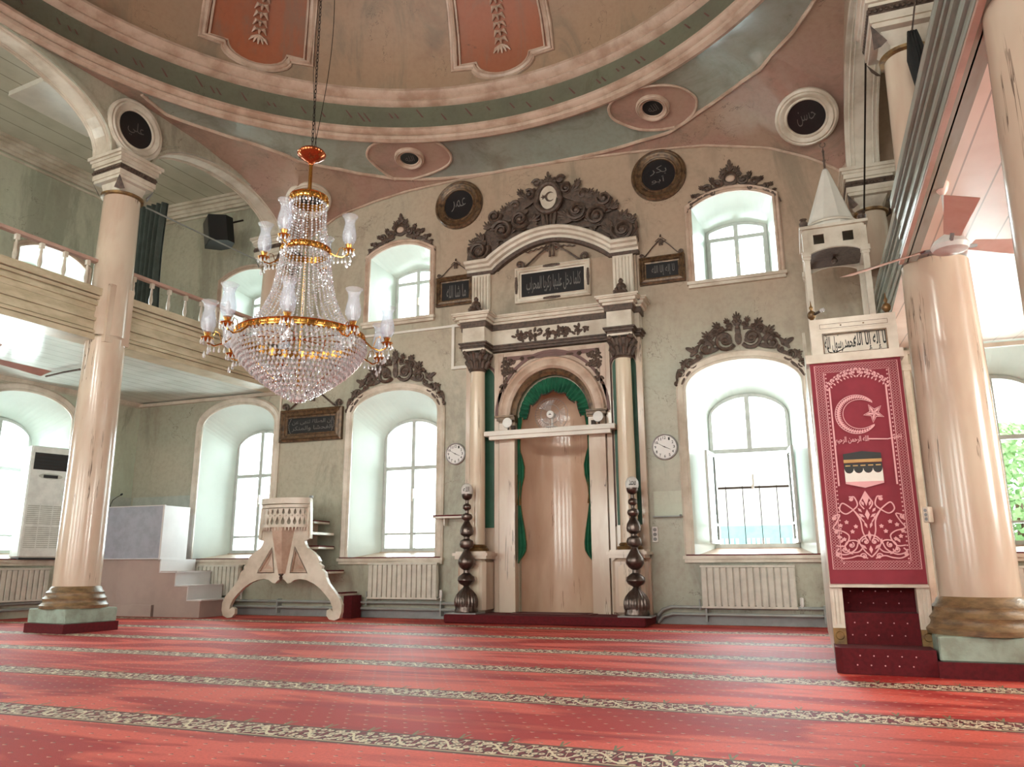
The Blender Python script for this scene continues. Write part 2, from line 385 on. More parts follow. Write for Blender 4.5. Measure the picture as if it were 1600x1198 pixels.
# Arabic lettering: joined letter forms, drawn with the built-in font
AF = {'ا':(0xFE8D,0xFE8E,0,0),'أ':(0xFE83,0xFE84,0,0),'إ':(0xFE87,0xFE88,0,0),'ب':(0xFE8F,0xFE90,0xFE91,0xFE92),'ج':(0xFE9D,0xFE9E,0xFE9F,0xFEA0),'ح':(0xFEA1,0xFEA2,0xFEA3,0xFEA4),
'خ':(0xFEA5,0xFEA6,0xFEA7,0xFEA8),'د':(0xFEA9,0xFEAA,0,0),'ر':(0xFEAD,0xFEAE,0,0),'ز':(0xFEAF,0xFEB0,0,0),'س':(0xFEB1,0xFEB2,0xFEB3,0xFEB4),'ص':(0xFEB9,0xFEBA,0xFEBB,0xFEBC),'ع':(0xFEC9,0xFECA,0xFECB,0xFECC),
'ق':(0xFED5,0xFED6,0xFED7,0xFED8),'ك':(0xFED9,0xFEDA,0xFEDB,0xFEDC),'ل':(0xFEDD,0xFEDE,0xFEDF,0xFEE0),'م':(0xFEE1,0xFEE2,0xFEE3,0xFEE4),'ن':(0xFEE5,0xFEE6,0xFEE7,0xFEE8),'ه':(0xFEE9,0xFEEA,0xFEEB,0xFEEC),
'و':(0xFEED,0xFEEE,0,0),'ي':(0xFEF1,0xFEF2,0xFEF3,0xFEF4),'ى':(0xFEEF,0xFEF0,0,0),'ت':(0xFE95,0xFE96,0xFE97,0xFE98),'ث':(0xFE99,0xFE9A,0xFE9B,0xFE9C),'ش':(0xFEB5,0xFEB6,0xFEB7,0xFEB8),'ط':(0xFEC1,0xFEC2,0xFEC3,0xFEC4),'ف':(0xFED1,0xFED2,0xFED3,0xFED4),'ة':(0xFE93,0xFE94,0,0)}
def arab(t):
    o = []; n = len(t)
    for i, ch in enumerate(t):
        if ch not in AF: o.append(ch); continue
        f = AF[ch]; p = i > 0 and t[i-1] in AF and AF[t[i-1]][2]; nx = i < n-1 and t[i+1] in AF and f[2]
        o.append(chr(f[3] if p and nx else f[1] if p else f[2] if nx else f[0]))
    return ''.join(reversed(o))
def textmesh(mb, body, x0, x1, z0, z1, y, off=.0, sx=None, ext=.002, rot=0):
    # lettering fitted into a rectangle of the local xz plane of mb, at local depth y
    c = bpy.data.curves.new('lettering', 'FONT'); c.body = body; c.extrude = 0; c.offset = off; c.resolution_u = 3
    o = bpy.data.objects.new('lettering', c); COL.objects.link(o)
    dg = bpy.context.evaluated_depsgraph_get(); me = bpy.data.meshes.new_from_object(o.evaluated_get(dg))
    vs = [v.co.copy() for v in me.vertices]; fs = [tuple(p.vertices) for p in me.polygons]
    bpy.data.objects.remove(o); bpy.data.meshes.remove(me)
    if not vs: return mb
    ax = min(v.x for v in vs); bx = max(v.x for v in vs); az = min(v.y for v in vs); bz = max(v.y for v in vs)
    kx = (x1-x0)/max(bx-ax, 1e-6); kz = (z1-z0)/max(bz-az, 1e-6)
    cx, cz = (x0+x1)/2, (z0+z1)/2; out = []
    for v in vs:
        X = x0+(v.x-ax)*kx-cx; Z = z0+(v.y-az)*kz-cz
        out.append((cx+X*cos(rot)-Z*sin(rot), y, cz+X*sin(rot)+Z*cos(rot)))
    return mb.add(out, fs)
def arch(x0, x1, z0, zs, za, n=20):
    # opening outline: upright jambs and a semi-elliptic head
    c = (x0+x1)/2; a = (x1-x0)/2; P = [(x0, z0), (x1, z0)]
    return P+[(c+a*cos(pi*i/n), zs+(za-zs)*sin(pi*i/n)) for i in range(n+1)]
def flatarch(x0, x1, z0, zs, za, n=14, e=1):
    # segmental head
    c = (x0+x1)/2; a = (x1-x0)/2; h = za-zs; R = (a*a+h*h)/(2*h); t = math.asin(min(1, a/R)); P = [(x0, z0), (x1, z0)]
    return P+[(c+R*sin(t-2*t*i/n), za-R+R*cos(t-2*t*i/n)) for i in range(n+1)]
def spiral(mb, x, z, r, a0, turns, d, w=.02, y=-.03, inner=.15, flat=1.):
    n = max(8, int(14*abs(turns))); pts = []; rs = []
    for i in range(n+1):
        t = i/n; q = r*(1-(1-inner)*t); a = a0+d*2*pi*turns*t
        pts.append((x+q*cos(a), y-.012*sin(pi*t), z+q*sin(a))); rs.append(w*(1-.45*t))
    mb.tube(pts, rs, 5, flat=flat); mb.ell((x, y-.01, z), (w*1.3, w*1.1, w*1.3), 0, 6, 4)
def leaf(mb, x, z, L, W, a, y=-.03, t=.02):
    mb.ell((x+cos(a)*L*.5, y, z+sin(a)*L*.5), (L*.55, t, W*.5), a, 6, 6)
def acanth(mb, x, z, L, a, n=5, y=-.03, spread=1.6):
    for i in range(n):
        b = a+spread*(i/(n-1)-.5); leaf(mb, x, z, L*(1-.35*abs(i/(n-1)-.5)*2), L*.26, b, y)
# ================================================================== the building
KEEP0 = True
RV = .8                                     # wall thickness at the windows
LOWH = (.98, 3.5, 3.92); UPH = (5.25, 6.52, 6.72)
QW = [('low', -10.99, -9.29), ('low', -7.57, -5.87), ('low', -1.58, .12), ('low', 1.84, 3.54),
      ('up', -10.80, -9.50), ('up', -7.33, -6.07), ('up', -1.33, -.07), ('up', 2.05, 3.35)]
LW = [('low', 1.45, 3.15), ('up', 1.55, 2.85), ('low', 5.6, 7.3), ('up', 5.8, 7.1), ('low', 9.8, 11.5), ('up', 10., 11.3)]
RWn = [('low', 1.6, 3.3), ('up', 1.8, 3.1), ('low', 5.6, 7.3), ('up', 5.8, 7.1), ('low', 9.8, 11.5), ('up', 10., 11.3)]
FW = [('low', 1.2+i*3.1, 3.2+i*3.1) for i in range(5)]+[('up', 1.4+i*3.1, 3.+i*3.1) for i in range(5)]
def outline(kind, a, b):
    z0, zs, za = LOWH if kind == 'low' else UPH
    return arch(a, b, z0, zs, za) if kind == 'low' else flatarch(a, b, z0, zs, za)
def opening(T, nm, kind, a, b, wi, sillred=True, mull=True):
    # one window: casing, splayed reveal, sill, frame with glazing bars, glass
    root = structure('window_%d' % nm)
    P = outline(kind, a, b); n = len(P); sp = .23 if kind == 'low' else .13; e = .02
    z0, zs, za = LOWH if kind == 'low' else UPH
    dzs = (-.42, -.38) if kind == 'low' else (-.14, -.14)
    zb = 1.1 if kind == 'low' else 5.42
    B = (arch if kind == 'low' else flatarch)(a+sp, b-sp, zb, zs+dzs[0]+.05 if kind == 'low' else zs-.12, za+dzs[1] if kind == 'low' else za-.2, 20 if kind == 'low' else 14)
    m = MB(T)
    vs = [(p[0], 0, p[1]) for p in P]+[(p[0], RV, p[1]) for p in B]
    m.add(vs, [(i, (i+1) % n, n+(i+1) % n, n+i) for i in range(1, n)])
    m.build('reveal', 'reveal', root, False)
    m = MB(T); m.add([(a, 0, z0), (b, 0, z0), (b-sp, RV, zb), (a+sp, RV, zb)], [(0, 1, 2, 3)]); m.box(a+sp, b-sp, RV-.1, RV, zb-.1, zb+.0)
    m.build('sill_slope', 'pinkcream' if sillred else 'reveal', root)
    cw = .15 if kind == 'low' else .105
    path = [P[1]]+P[2:]+[P[0]]
    prof = [(0, 0), (0, .03), (-.03, .05), (-.05, .035), (-cw*.55, .045), (-cw*.8, .06), (-cw, .035), (-cw, 0)]
    m = MB(T); m.mold(path, prof); m.build('casing', 'cream' if kind == 'low' else 'pinkcream', root)
    m = MB(T); o = cw+.02
    m.box(a-o, b+o, -.09, .04, z0-.05, z0); m.box(a-o+.02, b+o-.02, -.06, .0, z0-.1, z0-.05); m.build('window_sill', 'cream', root)
    if kind == 'low' and sillred:
        m = MB(T); m.box(a-o+.05, b+o-.05, -.095, .3, z0, z0+.018); m.build('sill_carpet', 'redc', root)
    f = MB(T); y0, y1 = RV-.04, RV+.05
    inn = [(max(a+sp+.055, min(b-sp-.055, q[0])), max(zb+.06, q[1]-.055 if q[1] > zb+.1 else q[1]+.06)) for q in B]
    f.prism(B, y0, y1, [list(inn)])
    cx = (a+b)/2; top = max(q[1] for q in B)
    opn = wi == 3
    zt = zb+(top-zb)*(.62 if kind == 'low' else .74)
    f.box(cx-.035, cx+.035, y0-.015, y1-.01, zt if opn else zb+.05, top-.03)
    f.box(a+sp+.03, b-sp-.03, y0-.01, y1-.01, zt-.03, zt+.035)
    opn = wi == 3
    if kind == 'low' and not opn:
        f.box(a+sp+.03, b-sp-.03, y0, y1-.01, zb+.30, zb+.335)
    for sx in (-1, 1):
        x = a+sp+.055 if sx < 0 else b-sp-.055
        f.box(x-.02, x+.02, y0-.02, y1-.01, zb+.05, zt)
    f.build('window_frame', 'frame', root)
    if opn:
        for sx in (-1, 1):
            xh = (a+sp+.06) if sx < 0 else (b-sp-.06); s = MB(T @ Matrix.Translation((xh, y0-.02, 0)) @ Matrix.Rotation(radians(-97 if sx < 0 else 97+180), 4, 'Z')); wv = (b-a)/2-sp-.06
            s.prism([(0, zb+.06), (wv, zb+.06), (wv, zt-.03), (0, zt-.03)], -.02, .02, [[(.05, zb+.12), (wv-.05, zb+.12), (wv-.05, zt-.09), (.05, zt-.09)]]); s.box(.02, wv-.02, -.02, .02, zb+.34, zb+.37)
            q = s.build('open_sash', 'frame', root); s = MB(T @ Matrix.Translation((xh, y0-.02, 0)) @ Matrix.Rotation(radians(-97 if sx < 0 else 97+180), 4, 'Z')); s.box(.04, wv-.04, -.003, .003, zb+.1, zt-.07); s.build('sash_glass', 'glass', q)
    h = MB(T); h.box(cx+.0, cx+.03, y0-.05, y0-.015, zb+(.95 if kind == 'low' else .35), zb+(1.13 if kind == 'low' else .5)); h.box(cx-.02, cx+.02, y0-.03, y0-.01, zb+.9 if kind == 'low' else zb+.38, zb+.97 if kind == 'low' else zb+.43)
    h.build('window_handle', 'white', root)
    g = MB(T); g.prism(B if not opn else [q for q in B if q[1] > zt]+[(a+sp, zt), ][:0], RV+.0, RV+.006); g.build('pane', 'glass', root)
    return root
wi = 1
def wallwith(name, T, x0, x1, z0, z1, wins, extra=(), mat='wall', th=RV):
    m = MB(T); m.prism([(x0, z0), (x1, z0), (x1, z1), (x0, z1)], 0, th, [outline(*w) for w in wins]+list(extra)); o = m.build(name, mat); tag(o, kind='structure'); return o
NW = .62                                    # niche half width
niche_hole = arch(XC-NW, XC+NW, .05, 3.2, 3.2+NW*1.15, 24)
# prayer wall in one piece, with its window openings and the niche
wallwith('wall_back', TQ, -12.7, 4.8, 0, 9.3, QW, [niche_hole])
wallwith('wall_left', TLW, -.3, 13.6, 0, 9.3, LW, mat='aislewall')
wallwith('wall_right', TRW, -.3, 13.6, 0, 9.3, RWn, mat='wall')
TFW = frame(Vector((-14.2, -1.3, 0)), Vector((1, 0, 0)), Vector((0, -1, 0)))
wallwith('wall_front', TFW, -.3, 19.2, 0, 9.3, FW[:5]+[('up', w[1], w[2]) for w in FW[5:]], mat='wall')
for w in QW: opening(TQ, wi, *w, wi); wi += 1
for w in LW: opening(TLW, wi, *w, wi); wi += 1
for w in RWn: opening(TRW, wi, *w, wi); wi += 1
for w in FW: opening(TFW, wi, *w, wi); wi += 1
for nm, bx in (('baseboard_back', [(-12.6, XC-.6), (XC+.6, 4.7)]),):
    m = MB(TQ)
    for a_, b_ in bx: m.box(a_, b_, -.02, 0, 0, .13)
    tag(m.build(nm, 'slate'), kind='structure')
m = MB(TQ); m.box(-12.6, -11.1, -.008, 0, 1.9, 2.2); m2 = MB(TLW); m2.box(0, 1.3, -.008, 0, 1.9, 2.2); m.merge(m2); tag(m.build('trim_21', 'grill'), kind='structure')
# floor slab and fitted carpet
m = MB(); m.box(-14.6, 5.2, -1.6, 12.3, -.2, -.012); tag(m.build('floor', 'podpink'), kind='structure')
m = MB(); m.vprism([(-14.03, -1.29), (4.74, -1.29), (4.74, D-.005), (-12.64, D-.005)], -.012, 0)
tag(m.build('prayer_carpet', 'carpet'), 'wall to wall red prayer carpet with rows of cream floral bands', 'carpet')

# ---------------------------------------------------------------- vault between the walls and the dome ring
def zq(x):
    pts = [(-9.3, 6.75), (-9.0, 7.05), (-8.09, 7.56), (-7.3, 7.72), (-6.6, 7.81), (-5.5, 7.85), (-4.46, 7.86), (-3.3, 7.82), (-2.13, 7.74), (-1.06, 7.63), (-.06, 7.38), (.5, 7.1), (.8, 6.9), (1.06, 6.67), (1.25, 6.5)]
    return interp(pts, x)
def interp(p, x):
    if x <= p[0][0]: return p[0][1]
    for (a, b), (c, d) in zip(p, p[1:]):
        if x <= c: t = (x-a)/(c-a); return b+(d-b)*t
    return p[-1][1]
def zside(s):                                # height of the vault along the side arcades, s from the prayer wall
    return interp([(0, 6.72), (.2, 7.05), (.45, 7.42), (.9, 7.68), (1.6, 7.93), (2.4, 8.07), (3.3, 8.13), (12, 8.13)], s)
def boundary(a):
    # where a ray from the dome axis meets the room's walls
    d = Vector((cos(a), sin(a), 0)); best = None
    def hit(t, z):
        nonlocal best
        if t > 0 and (best is None or t < best[0]): best = (t, z)
    if d.y > 1e-6: t = (D-DC.y)/d.y; hit(t, zq(DC.x+d.x*t))
    den = d.dot(LN)
    if den > 1e-6: t = (LO-DC).dot(LN)/den; P = DC+d*t; hit(t, zside((P-LO).dot(LS)))
    if d.x > 1e-6: t = (RO.x-DC.x)/d.x; hit(t, zside(D-(DC.y+d.y*t)))
    if d.y < -1e-6: t = (-1.3-DC.y)/d.y; P = DC+d*t; hit(t, zq(P.x))
    return best
def vpt(a, t):
    # point of the vault: t=0 on the ring, t=1 on the walls
    L, z = boundary(a); L = max(L, RR+.02); r = RR+(L-RR)*t
    zz = RZ+(z-RZ)*(t**1.75)
    return Vector((DC.x+cos(a)*r, DC.y+sin(a)*r, zz))
NA = 360
va = MB()
for i in range(0): pass
V = va.grid(lambda u, v: vpt(2*pi*u, v), NA, 18)
BV = BVHTree.FromPolygons([tuple(v) for v in va.v], va.f)
def hitv(px, py):
    r = BV.ray_cast(EYEV, ray(px, py).normalized()); return r[0]
def inv(P):
    # (angle, t) of a vault point
    a = atan2(P.y-DC.y, P.x-DC.x); L, z = boundary(a); L = max(L, RR+.02); r = sqrt((P.x-DC.x)**2+(P.y-DC.y)**2); return a, (r-RR)/(L-RR)
# lower edge of the green crescents, measured as (angle, t), and mirrored for the sides out of view
lowl = [(150, 128), (190, 148), (260, 178), (330, 203), (400, 225), (450, 243), (500, 258), (560, 270), (618, 278)]
lowr = [(700, 277), (760, 270), (800, 264), (870, 251), (925, 240), (1000, 219), (1045, 206)]
lowc = [(1091, 175), (1125, 152), (1160, 126), (1200, 92), (1240, 48), (1272, 0)]
AT = []
for q in lowl+[(660, 279)]+lowr+[(1070, 190)]+lowc:
    h = hitv(*q)
    if h: AT.append((atan2(h.y-DC.y, h.x-DC.x), sqrt((h.x-DC.x)**2+(h.y-DC.y)**2)-RR))
AT.sort()
amin, amax = AT[0][0], AT[-1][0]
AT = [(0, .25)]+AT+[(amax+.12, .03), (pi, .03)]
def tband(a):
    a = (a+pi) % (2*pi)-pi
    r = interp(AT, abs(a)); L = max(boundary(a)[0], RR+.02)-RR
    return max(.02, min(.985, r/L))
vs = MB()
nv1, nv2 = 8, 14
for i in range(NA):
    a0, a1 = 2*pi*i/NA, 2*pi*(i+1)/NA; t0, t1 = tband(a0), tband(a1)
    for j in range(nv1):
        vs.cm = 1; vs.add([vpt(a0, t0*j/nv1), vpt(a1, t1*j/nv1), vpt(a1, t1*(j+1)/nv1), vpt(a0, t0*(j+1)/nv1)], [(0, 1, 2, 3)])
    for j in range(nv2):
        f = lambda t, k: t+(1-t)*k/nv2
        vs.cm = 0; vs.add([vpt(a0, f(t0, j)), vpt(a1, f(t1, j)), vpt(a1, f(t1, j+1)), vpt(a0, f(t0, j+1))], [(0, 1, 2, 3)])
# weld
def weld(m, eps=1e4):
    d = {}; nv = []; mp = []
    for v in m.v:
        k = (round(v.x*eps), round(v.y*eps), round(v.z*eps))
        if k not in d: d[k] = len(nv); nv.append(v)
        mp.append(d[k])
    m.f = [tuple(mp[i] for i in f) for f in m.f]; m.v = nv
    keep = [(f, c) for f, c in zip(m.f, m.fm) if len(set(f)) == len(f)]
    m.f = [k[0] for k in keep]; m.fm = [k[1] for k in keep]
weld(vs)
tag(vs.build('ceiling_vault', ['vault', 'vaultgreen'], smooth=True), kind='structure')
def vaultline(m, pts, r, lift=.012, n=3):
    P = []
    for q in pts:
        h = hitv(*q)
        if h: P.append(h-Vector((0, 0, lift)))
    if len(P) > 1: m.tube(P, r, 6)
def smoothpx(p, k=5):
    o = []
    for i in range(len(p)-1):
        a = p[max(0, i-1)]; b = p[i]; c = p[i+1]; d = p[min(len(p)-1, i+2)]
        for j in range(k):
            t = j/k; o.append(tuple(.5*((2*b[q])+(-a[q]+c[q])*t+(2*a[q]-5*b[q]+4*c[q]-d[q])*t*t+(-a[q]+3*b[q]-3*c[q]+d[q])*t**3) for q in (0, 1)))
    return o+[p[-1]]
m = MB(); pts = []
for i in range(NA+1):
    a = amin-.35+(amax-amin+.43)*i/NA; P = vpt(a, tband(a)) - Vector((0, 0, .012)); pts.append(P)
m.tube(pts, .03, 6)
tag(m.build('trim_1', 'pinkcream', smooth=True), kind='structure')
m = MB(); m.tube([(x, D-.02, zq(x)-.01) for x in [-9.2+10.4*i/60 for i in range(61)]], .022, 6); tag(m.build('trim_2', 'pinkcream', smooth=True), kind='structure')
# ring mouldings and frieze
def ringprof(prof, name, mat):
    m = MB(); m.lathe(prof, DC, 160); return tag(m.build(name, mat, smooth=True), kind='structure')
ringprof([(RR+.12, RZ+.02), (RR+.10, RZ-.035), (RR+.03, RZ-.06), (RR-.04, RZ-.03), (RR-.05, RZ+.02), (RR-.02, RZ+.05), (RR-.07, RZ+.07), (RR-.1, RZ+.11), (RR-.09, RZ+.16), (RR-.02, RZ+.19), (RR+.05, RZ+.2)], 'trim_3', 'pinkcream')
ZF = 8.78
ringprof([(RR+.0, RZ+.18), (RR+.03, RZ+.35), (RR+.03, ZF)], 'trim_4', 'frieze')
ringprof([(RR+.05, ZF-.04), (RR-.03, ZF-.02), (RR-.07, ZF+.03), (RR-.05, ZF+.07), (RR-.11, ZF+.1), (RR-.16, ZF+.17), (RR-.15, ZF+.22), (RR-.08, ZF+.25), (RR+.02, ZF+.25)], 'trim_5', 'pinkcream')
DZ = ZF+.22; DH = 3.6; DR = RR-.02
def dpt(a, e, r=0):
    # dome surface; e = elevation parameter 0..pi/2, r = distance inwards
    return Vector((DC.x+cos(a)*(DR-r)*cos(e), DC.y+sin(a)*(DR-r)*cos(e), DZ+(DH-r)*sin(e)))
m = MB(); m.grid(lambda u, v: dpt(2*pi*u, v*pi/2*.999), 120, 30); weld(m)
tag(m.build('ceiling', 'dome', smooth=True), kind='structure')
DB = BVHTree.FromPolygons([tuple(v) for v in m.v], m.f)
def dinv(px, py):
    h = DB.ray_cast(EYEV, ray(px, py).normalized())[0]
    return atan2(h.y-DC.y, h.x-DC.x), math.asin(max(-1, min(1, (h.z-DZ)/DH)))
# slanting dashes painted round the frieze
m = MB(); random.seed(3)
for i in range(84):
    a = 2*pi*i/84+random.uniform(-.02, .02); z = RZ+.34+random.uniform(-.03, .08); L = random.uniform(.05, .17)
    for k in range(random.choice((1, 1, 2))):
        aa = a+k*.018; q = [(aa, z), (aa+.006, z), (aa+L*.14+.004, z+L), (aa+L*.14, z+L)]
        m.add([(DC.x+(RR+.018)*cos(x), DC.y+(RR+.018)*sin(x), y) for x, y in q], [(0, 1, 2, 3)])
tag(m.build('trim_6', 'fog'), kind='structure')
# terracotta panels of the dome with plaster tassels
pl = [(335, 0), (320, 60), (352, 69), (372, 90), (402, 105), (432, 100), (450, 86), (480, 98), (490, 0)]
dat = [dinv(*p) for p in [(320, 60), (480, 98), (697, 108), (850, 75), (400, 30), (762, 38)]]
ca1 = (dat[0][0]+dat[1][0])/2; ca2 = (dat[2][0]+dat[3][0])/2; da = abs(ca1-ca2); hw = (abs(dat[0][0]-dat[1][0])+abs(dat[2][0]-dat[3][0]))/4
eb = (dat[0][1]+dat[1][1]+dat[2][1]+dat[3][1])/4
def rim(k):
    P = [(-hw, eb), (-hw*.62, eb-.0)]
    P += [(-hw*.62+hw*.62*(1-cos(t*pi/2)) if False else -hw*.62*cos(t*pi/2)*1.0, eb-.075*sin(t*pi/2)) for t in [i/6 for i in range(1, 7)]]
    P += [(hw*.62*sin(t*pi/2), eb-.075*cos(t*pi/2)) for t in [i/6 for i in range(1, 7)]]
    P += [(hw, eb)]
    tp = 1.15; wt = hw
    P += [(wt*1.0, eb+(tp-eb)*j/8) for j in range(1, 9)]+[(-wt*1.0, tp-(tp-eb)*j/8) for j in range(0, 8)]
    return P
npan = max(6, round(2*pi/da))
for k in range(npan):
    ac = ca1+(ca2-ca1)*k*(2*pi/npan/da)
    R = rim(k); root = structure('trim_%d' % (30+k))
    # panel field: rows between left and right edges
    m = MB(); rows = []
    for j in range(25):
        e = eb-.075+(1.15-eb+.075)*j/24
        if e < eb: w = hw*.62*sqrt(max(0, 1-((eb-e)/.075)**2))
        else: w = hw
        rows.append([dpt(ac+w*(-1+2*i/12), e, .012) for i in range(13)])
    vs = [p for r in rows for p in r]
    m.add(vs, [(j*13+i, j*13+i+1, (j+1)*13+i+1, (j+1)*13+i) for j in range(24) for i in range(12)])
    m.build('panel', 'terra', root, True)
    for w, off, nm in ((.075, 0, 'border'), ):
        m = MB(); m.tube([dpt(ac+x, e, .02) for x, e in R], .055, 8, closed=True); m.tube([dpt(ac+x*.9, e+.012, .03) for x, e in R], .022, 6, closed=True)
        m.tube([dpt(ac+x*1.07, e-.012, .02) for x, e in R], .03, 6, closed=True)
        m.build(nm, 'pinkcream', root, True)
    m = MB(); e0 = eb+.045
    for q in range(5):
        b = (q-2)*.011; m.tube([dpt(ac, e0+.03, .04), dpt(ac+b*.9, e0+.012, .055), dpt(ac+b*1.3, e0-.012-.004*abs(2-q)*-1, .04)], [.02, .028, .01], 5)
    for j in range(14):
        e = e0+.045+j*.035; s_ = 1 if j % 2 else -1
        for s_ in (1, -1): m.tube([dpt(ac+s_*.002, e+.012, .03), dpt(ac+s_*.014, e+.012, .06), dpt(ac+s_*.022, e-.008, .03)], [.02, .036, .008], 6)
        m.tube([dpt(ac, e-.008, .04), dpt(ac, e+.004, .08), dpt(ac, e+.016, .04)], [.014, .03, .014], 6)
    m.build('tassel', 'pinkcream', root, True)

# ---------------------------------------------------------------- side arcades
def arcade(side, T, cols, zsp, ztop):
    # wall above the capitals pierced by wide arches; cols = s positions of the columns
    t = .42; hc = .36; top = ztop; P = [(-.0, zsp)]
    holes = []
    edges = []
    lo = []
    for i in range(len(cols)-1):
        a = cols[i]+(hc if i else .34); b = cols[i+1]-hc; za = zsp+(.8 if b-a < 4 else 1.02)
        if side == 'right': za = zsp+(1.15 if b-a < 4 else 1.15)
        n = 26; c = (a+b)/2; r = (b-a)/2
        arc_ = [(c-r*cos(pi*k/n), zsp+(za-zsp)*max(0, sin(pi*k/n))**.9) for k in range(n+1)]
        lo += arc_; edges.append(arc_)
    x1 = cols[-1]+hc
    poly = [(0, zsp)]+lo+[(x1, zsp), (x1, top), (0, top)]
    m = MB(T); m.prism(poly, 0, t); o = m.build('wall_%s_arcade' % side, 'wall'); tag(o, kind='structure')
    for e in edges:
        root = structure('trim_%d' % (50+len(edges)+(0 if side == 'left' else 10)+int(e[0][0])))
        m = MB(T); m.mold(e, [(.0, 0), (.0, .03), (.05, .035), (.06, .015), (.10, .02), (.11, 0)]); m.build('archivolt', 'wall' if side == 'left' else 'cream', root)
        # sunk panel on the underside
        m = MB(T)
        for y in (.02, .07, t-.09, t-.04):
            pts = [(p[0], y+.012, p[1]-.008) for p in e]; m.tube(pts, .012, 4)
        m.build('soffit_moulding', 'cream', root)
        m = MB(T); n = len(e)
        m.add([(p[0], .0, p[1]-.003) for p in e]+[(p[0], t, p[1]-.003) for p in e], [(i, i+1, n+i+1, n+i) for i in range(n-1)]); m.build('soffit', 'cream', root)
CL = [0, 3.72, 8.74, 12.4]; CR = [0, 4.57, 8.2, 12.4]
ZSL, ZSR = 7.07, 6.2
arcade('left', TL, CL, ZSL, 9.2)
arcade('right', TR, CR, ZSR+.12, 8.3)
def capblock(m, s, z, w=.38, y=.12, T=None):
    # entablature block with stepped cornice; z = top
    for (h0, h1, e) in ((0, .05, .0), (.05, .09, -.03), (.09, .16, -.05), (.16, .2, -.08)):
        m.box(s-w-e-.0, s+w+e, y-w-e+.0, y+w+e, z-h1, z-h0)
def columnset(side, T, cols, zs, zb, ztopbeam, rl, ru, zl, labels, ycol, own):
    for i, s in enumerate(cols[:-1]):
        wallcol = i == 0
        P = T @ Vector((s if i else .30, ycol, 0))
        lab = labels[i]
        if not lab: continue
        R = thing('column', lab, 'column', P, 'painted columns of the side arcades')
        def F(): return MB(frame(P, T.col[0].xyz, T.col[1].xyz))
        zbot = 4.95 if wallcol else 0
        if not wallcol:
            m = F(); m.box(-.41, .41, -.41, .41, .0, .12); m.build('plinth_skirt', 'redc', R)
            m = F(); m.bbox(-.39, .39, -.39, .39, .12, .31, .012); m.build('plinth', 'plinth', R)
            m = F(); m.lathe([(0, .31), (rl+.125, .31), (rl+.13, .35), (rl+.10, .38), (rl+.09, .41), (rl+.1, .44), (rl+.07, .47), (rl+.06, .5), (rl+.065, .52), (rl+.03, .55), (rl+.02, .58), (rl, .6)], (0, 0, 0), 40); m.build('base_moulding', 'basebrown', R, True)
            m = F(); m.lathe([(rl, .58), (rl*1.0, 1.2), (rl*.97, 2.4), (rl*.9, zl)], (0, 0, 0), 40); m.build('lower_shaft', 'marble', R, True)
        z0 = ztopbeam if not wallcol else zb
        m = F(); m.lathe([(ru*1.06, z0), (ru*1.03, z0+.6), (ru*.95, zs-.62)], (0, 0, 0), 36); m.build('upper_shaft', 'marble', R, True)
        m = F(); m.lathe([(ru*.95, zs-.64), (ru+.03, zs-.63), (ru+.035, zs-.60), (ru-.0, zs-.58)], (0, 0, 0), 36); m.build('astragal', 'gilt', R, True)
        m = F()
        # flared block capital
        a, b = ru*.78, .3; z1, z2 = zs-.59, zs-.42
        A = [(-a, -a), (a, -a), (a, a), (-a, a)]; B = [(-b, -b), (b, -b), (b, b), (-b, b)]
        m.lathe([(ru-.0, z1), (ru*1.02, z1+.05), (b*1.05, z2)], (0, 0, 0), 4, pi/4, 2*pi+pi/4)
        m.box(-b, b, -b, b, z2, z2+.05); m.box(-b-.02, b+.02, -b-.02, b+.02, z2+.05, zs-.29); m.build('capital', 'cream', R)
        m = F()
        for kx, ky in ((-1, -1), (1, -1), (1, 1), (-1, 1)):
            m.add([(kx*b*.62, ky*b*.98, z1+.02), (kx*b*.98, ky*b*.62, z1+.02), (kx*(b+.015), ky*(b+.015), z2+.03), (kx*b*.8, ky*b*.8, z1)], [(0, 1, 2), (0, 1, 3), (1, 2, 3), (0, 2, 3)])
        m.build('leaf', 'brown', R)
        m = F(); w = .34; m.box(-w+.02, w-.02, -w+.02, w-.02, zs-.29, zs-.2)
        for q in range(14):
            x = -w+.03+q*(2*w-.06)/13
            for yy in (-w+.015, w-.015): m.ell((x, yy, zs-.245), (.022, .012, .035), .5, 6, 4); m.ell((yy, x, zs-.245), (.012, .022, .035), .5, 6, 4)
        m.build('carved_band', 'brown', R)
        m = F(); capblock(m, 0, zs, .39, 0); m.build('abacus', 'cream', R)
ZBL, ZTL = 4.1, 4.88
columnset('left', TL, CL, ZSL, 4.9, ZTL-.7, .30, .275, 4.15,
          ['slim column against the prayer wall behind the chandelier, above the left gallery', 'tall cream marbled column on a pale green plinth left of the chandelier', ''], .10, True)
columnset('right', TR, CR, ZSR, 4.7, 3.95, .30, .205, 3.47,
          ['slim column against the prayer wall right of the pulpit roof, above the right gallery', 'thick peeling column on a green plinth just right of the red banner', 'nearest column, cut off by the right edge of the view'], .23, True)
# engaged capital of the right wall column sits higher: lift the first copy
for o in list(COL.objects):
    if o.get('label', '').startswith('slim column against the prayer wall right'): o.location.z += .28
    if o.get('label', '').startswith('slim column against the prayer wall behind'): o.location.z -= .0
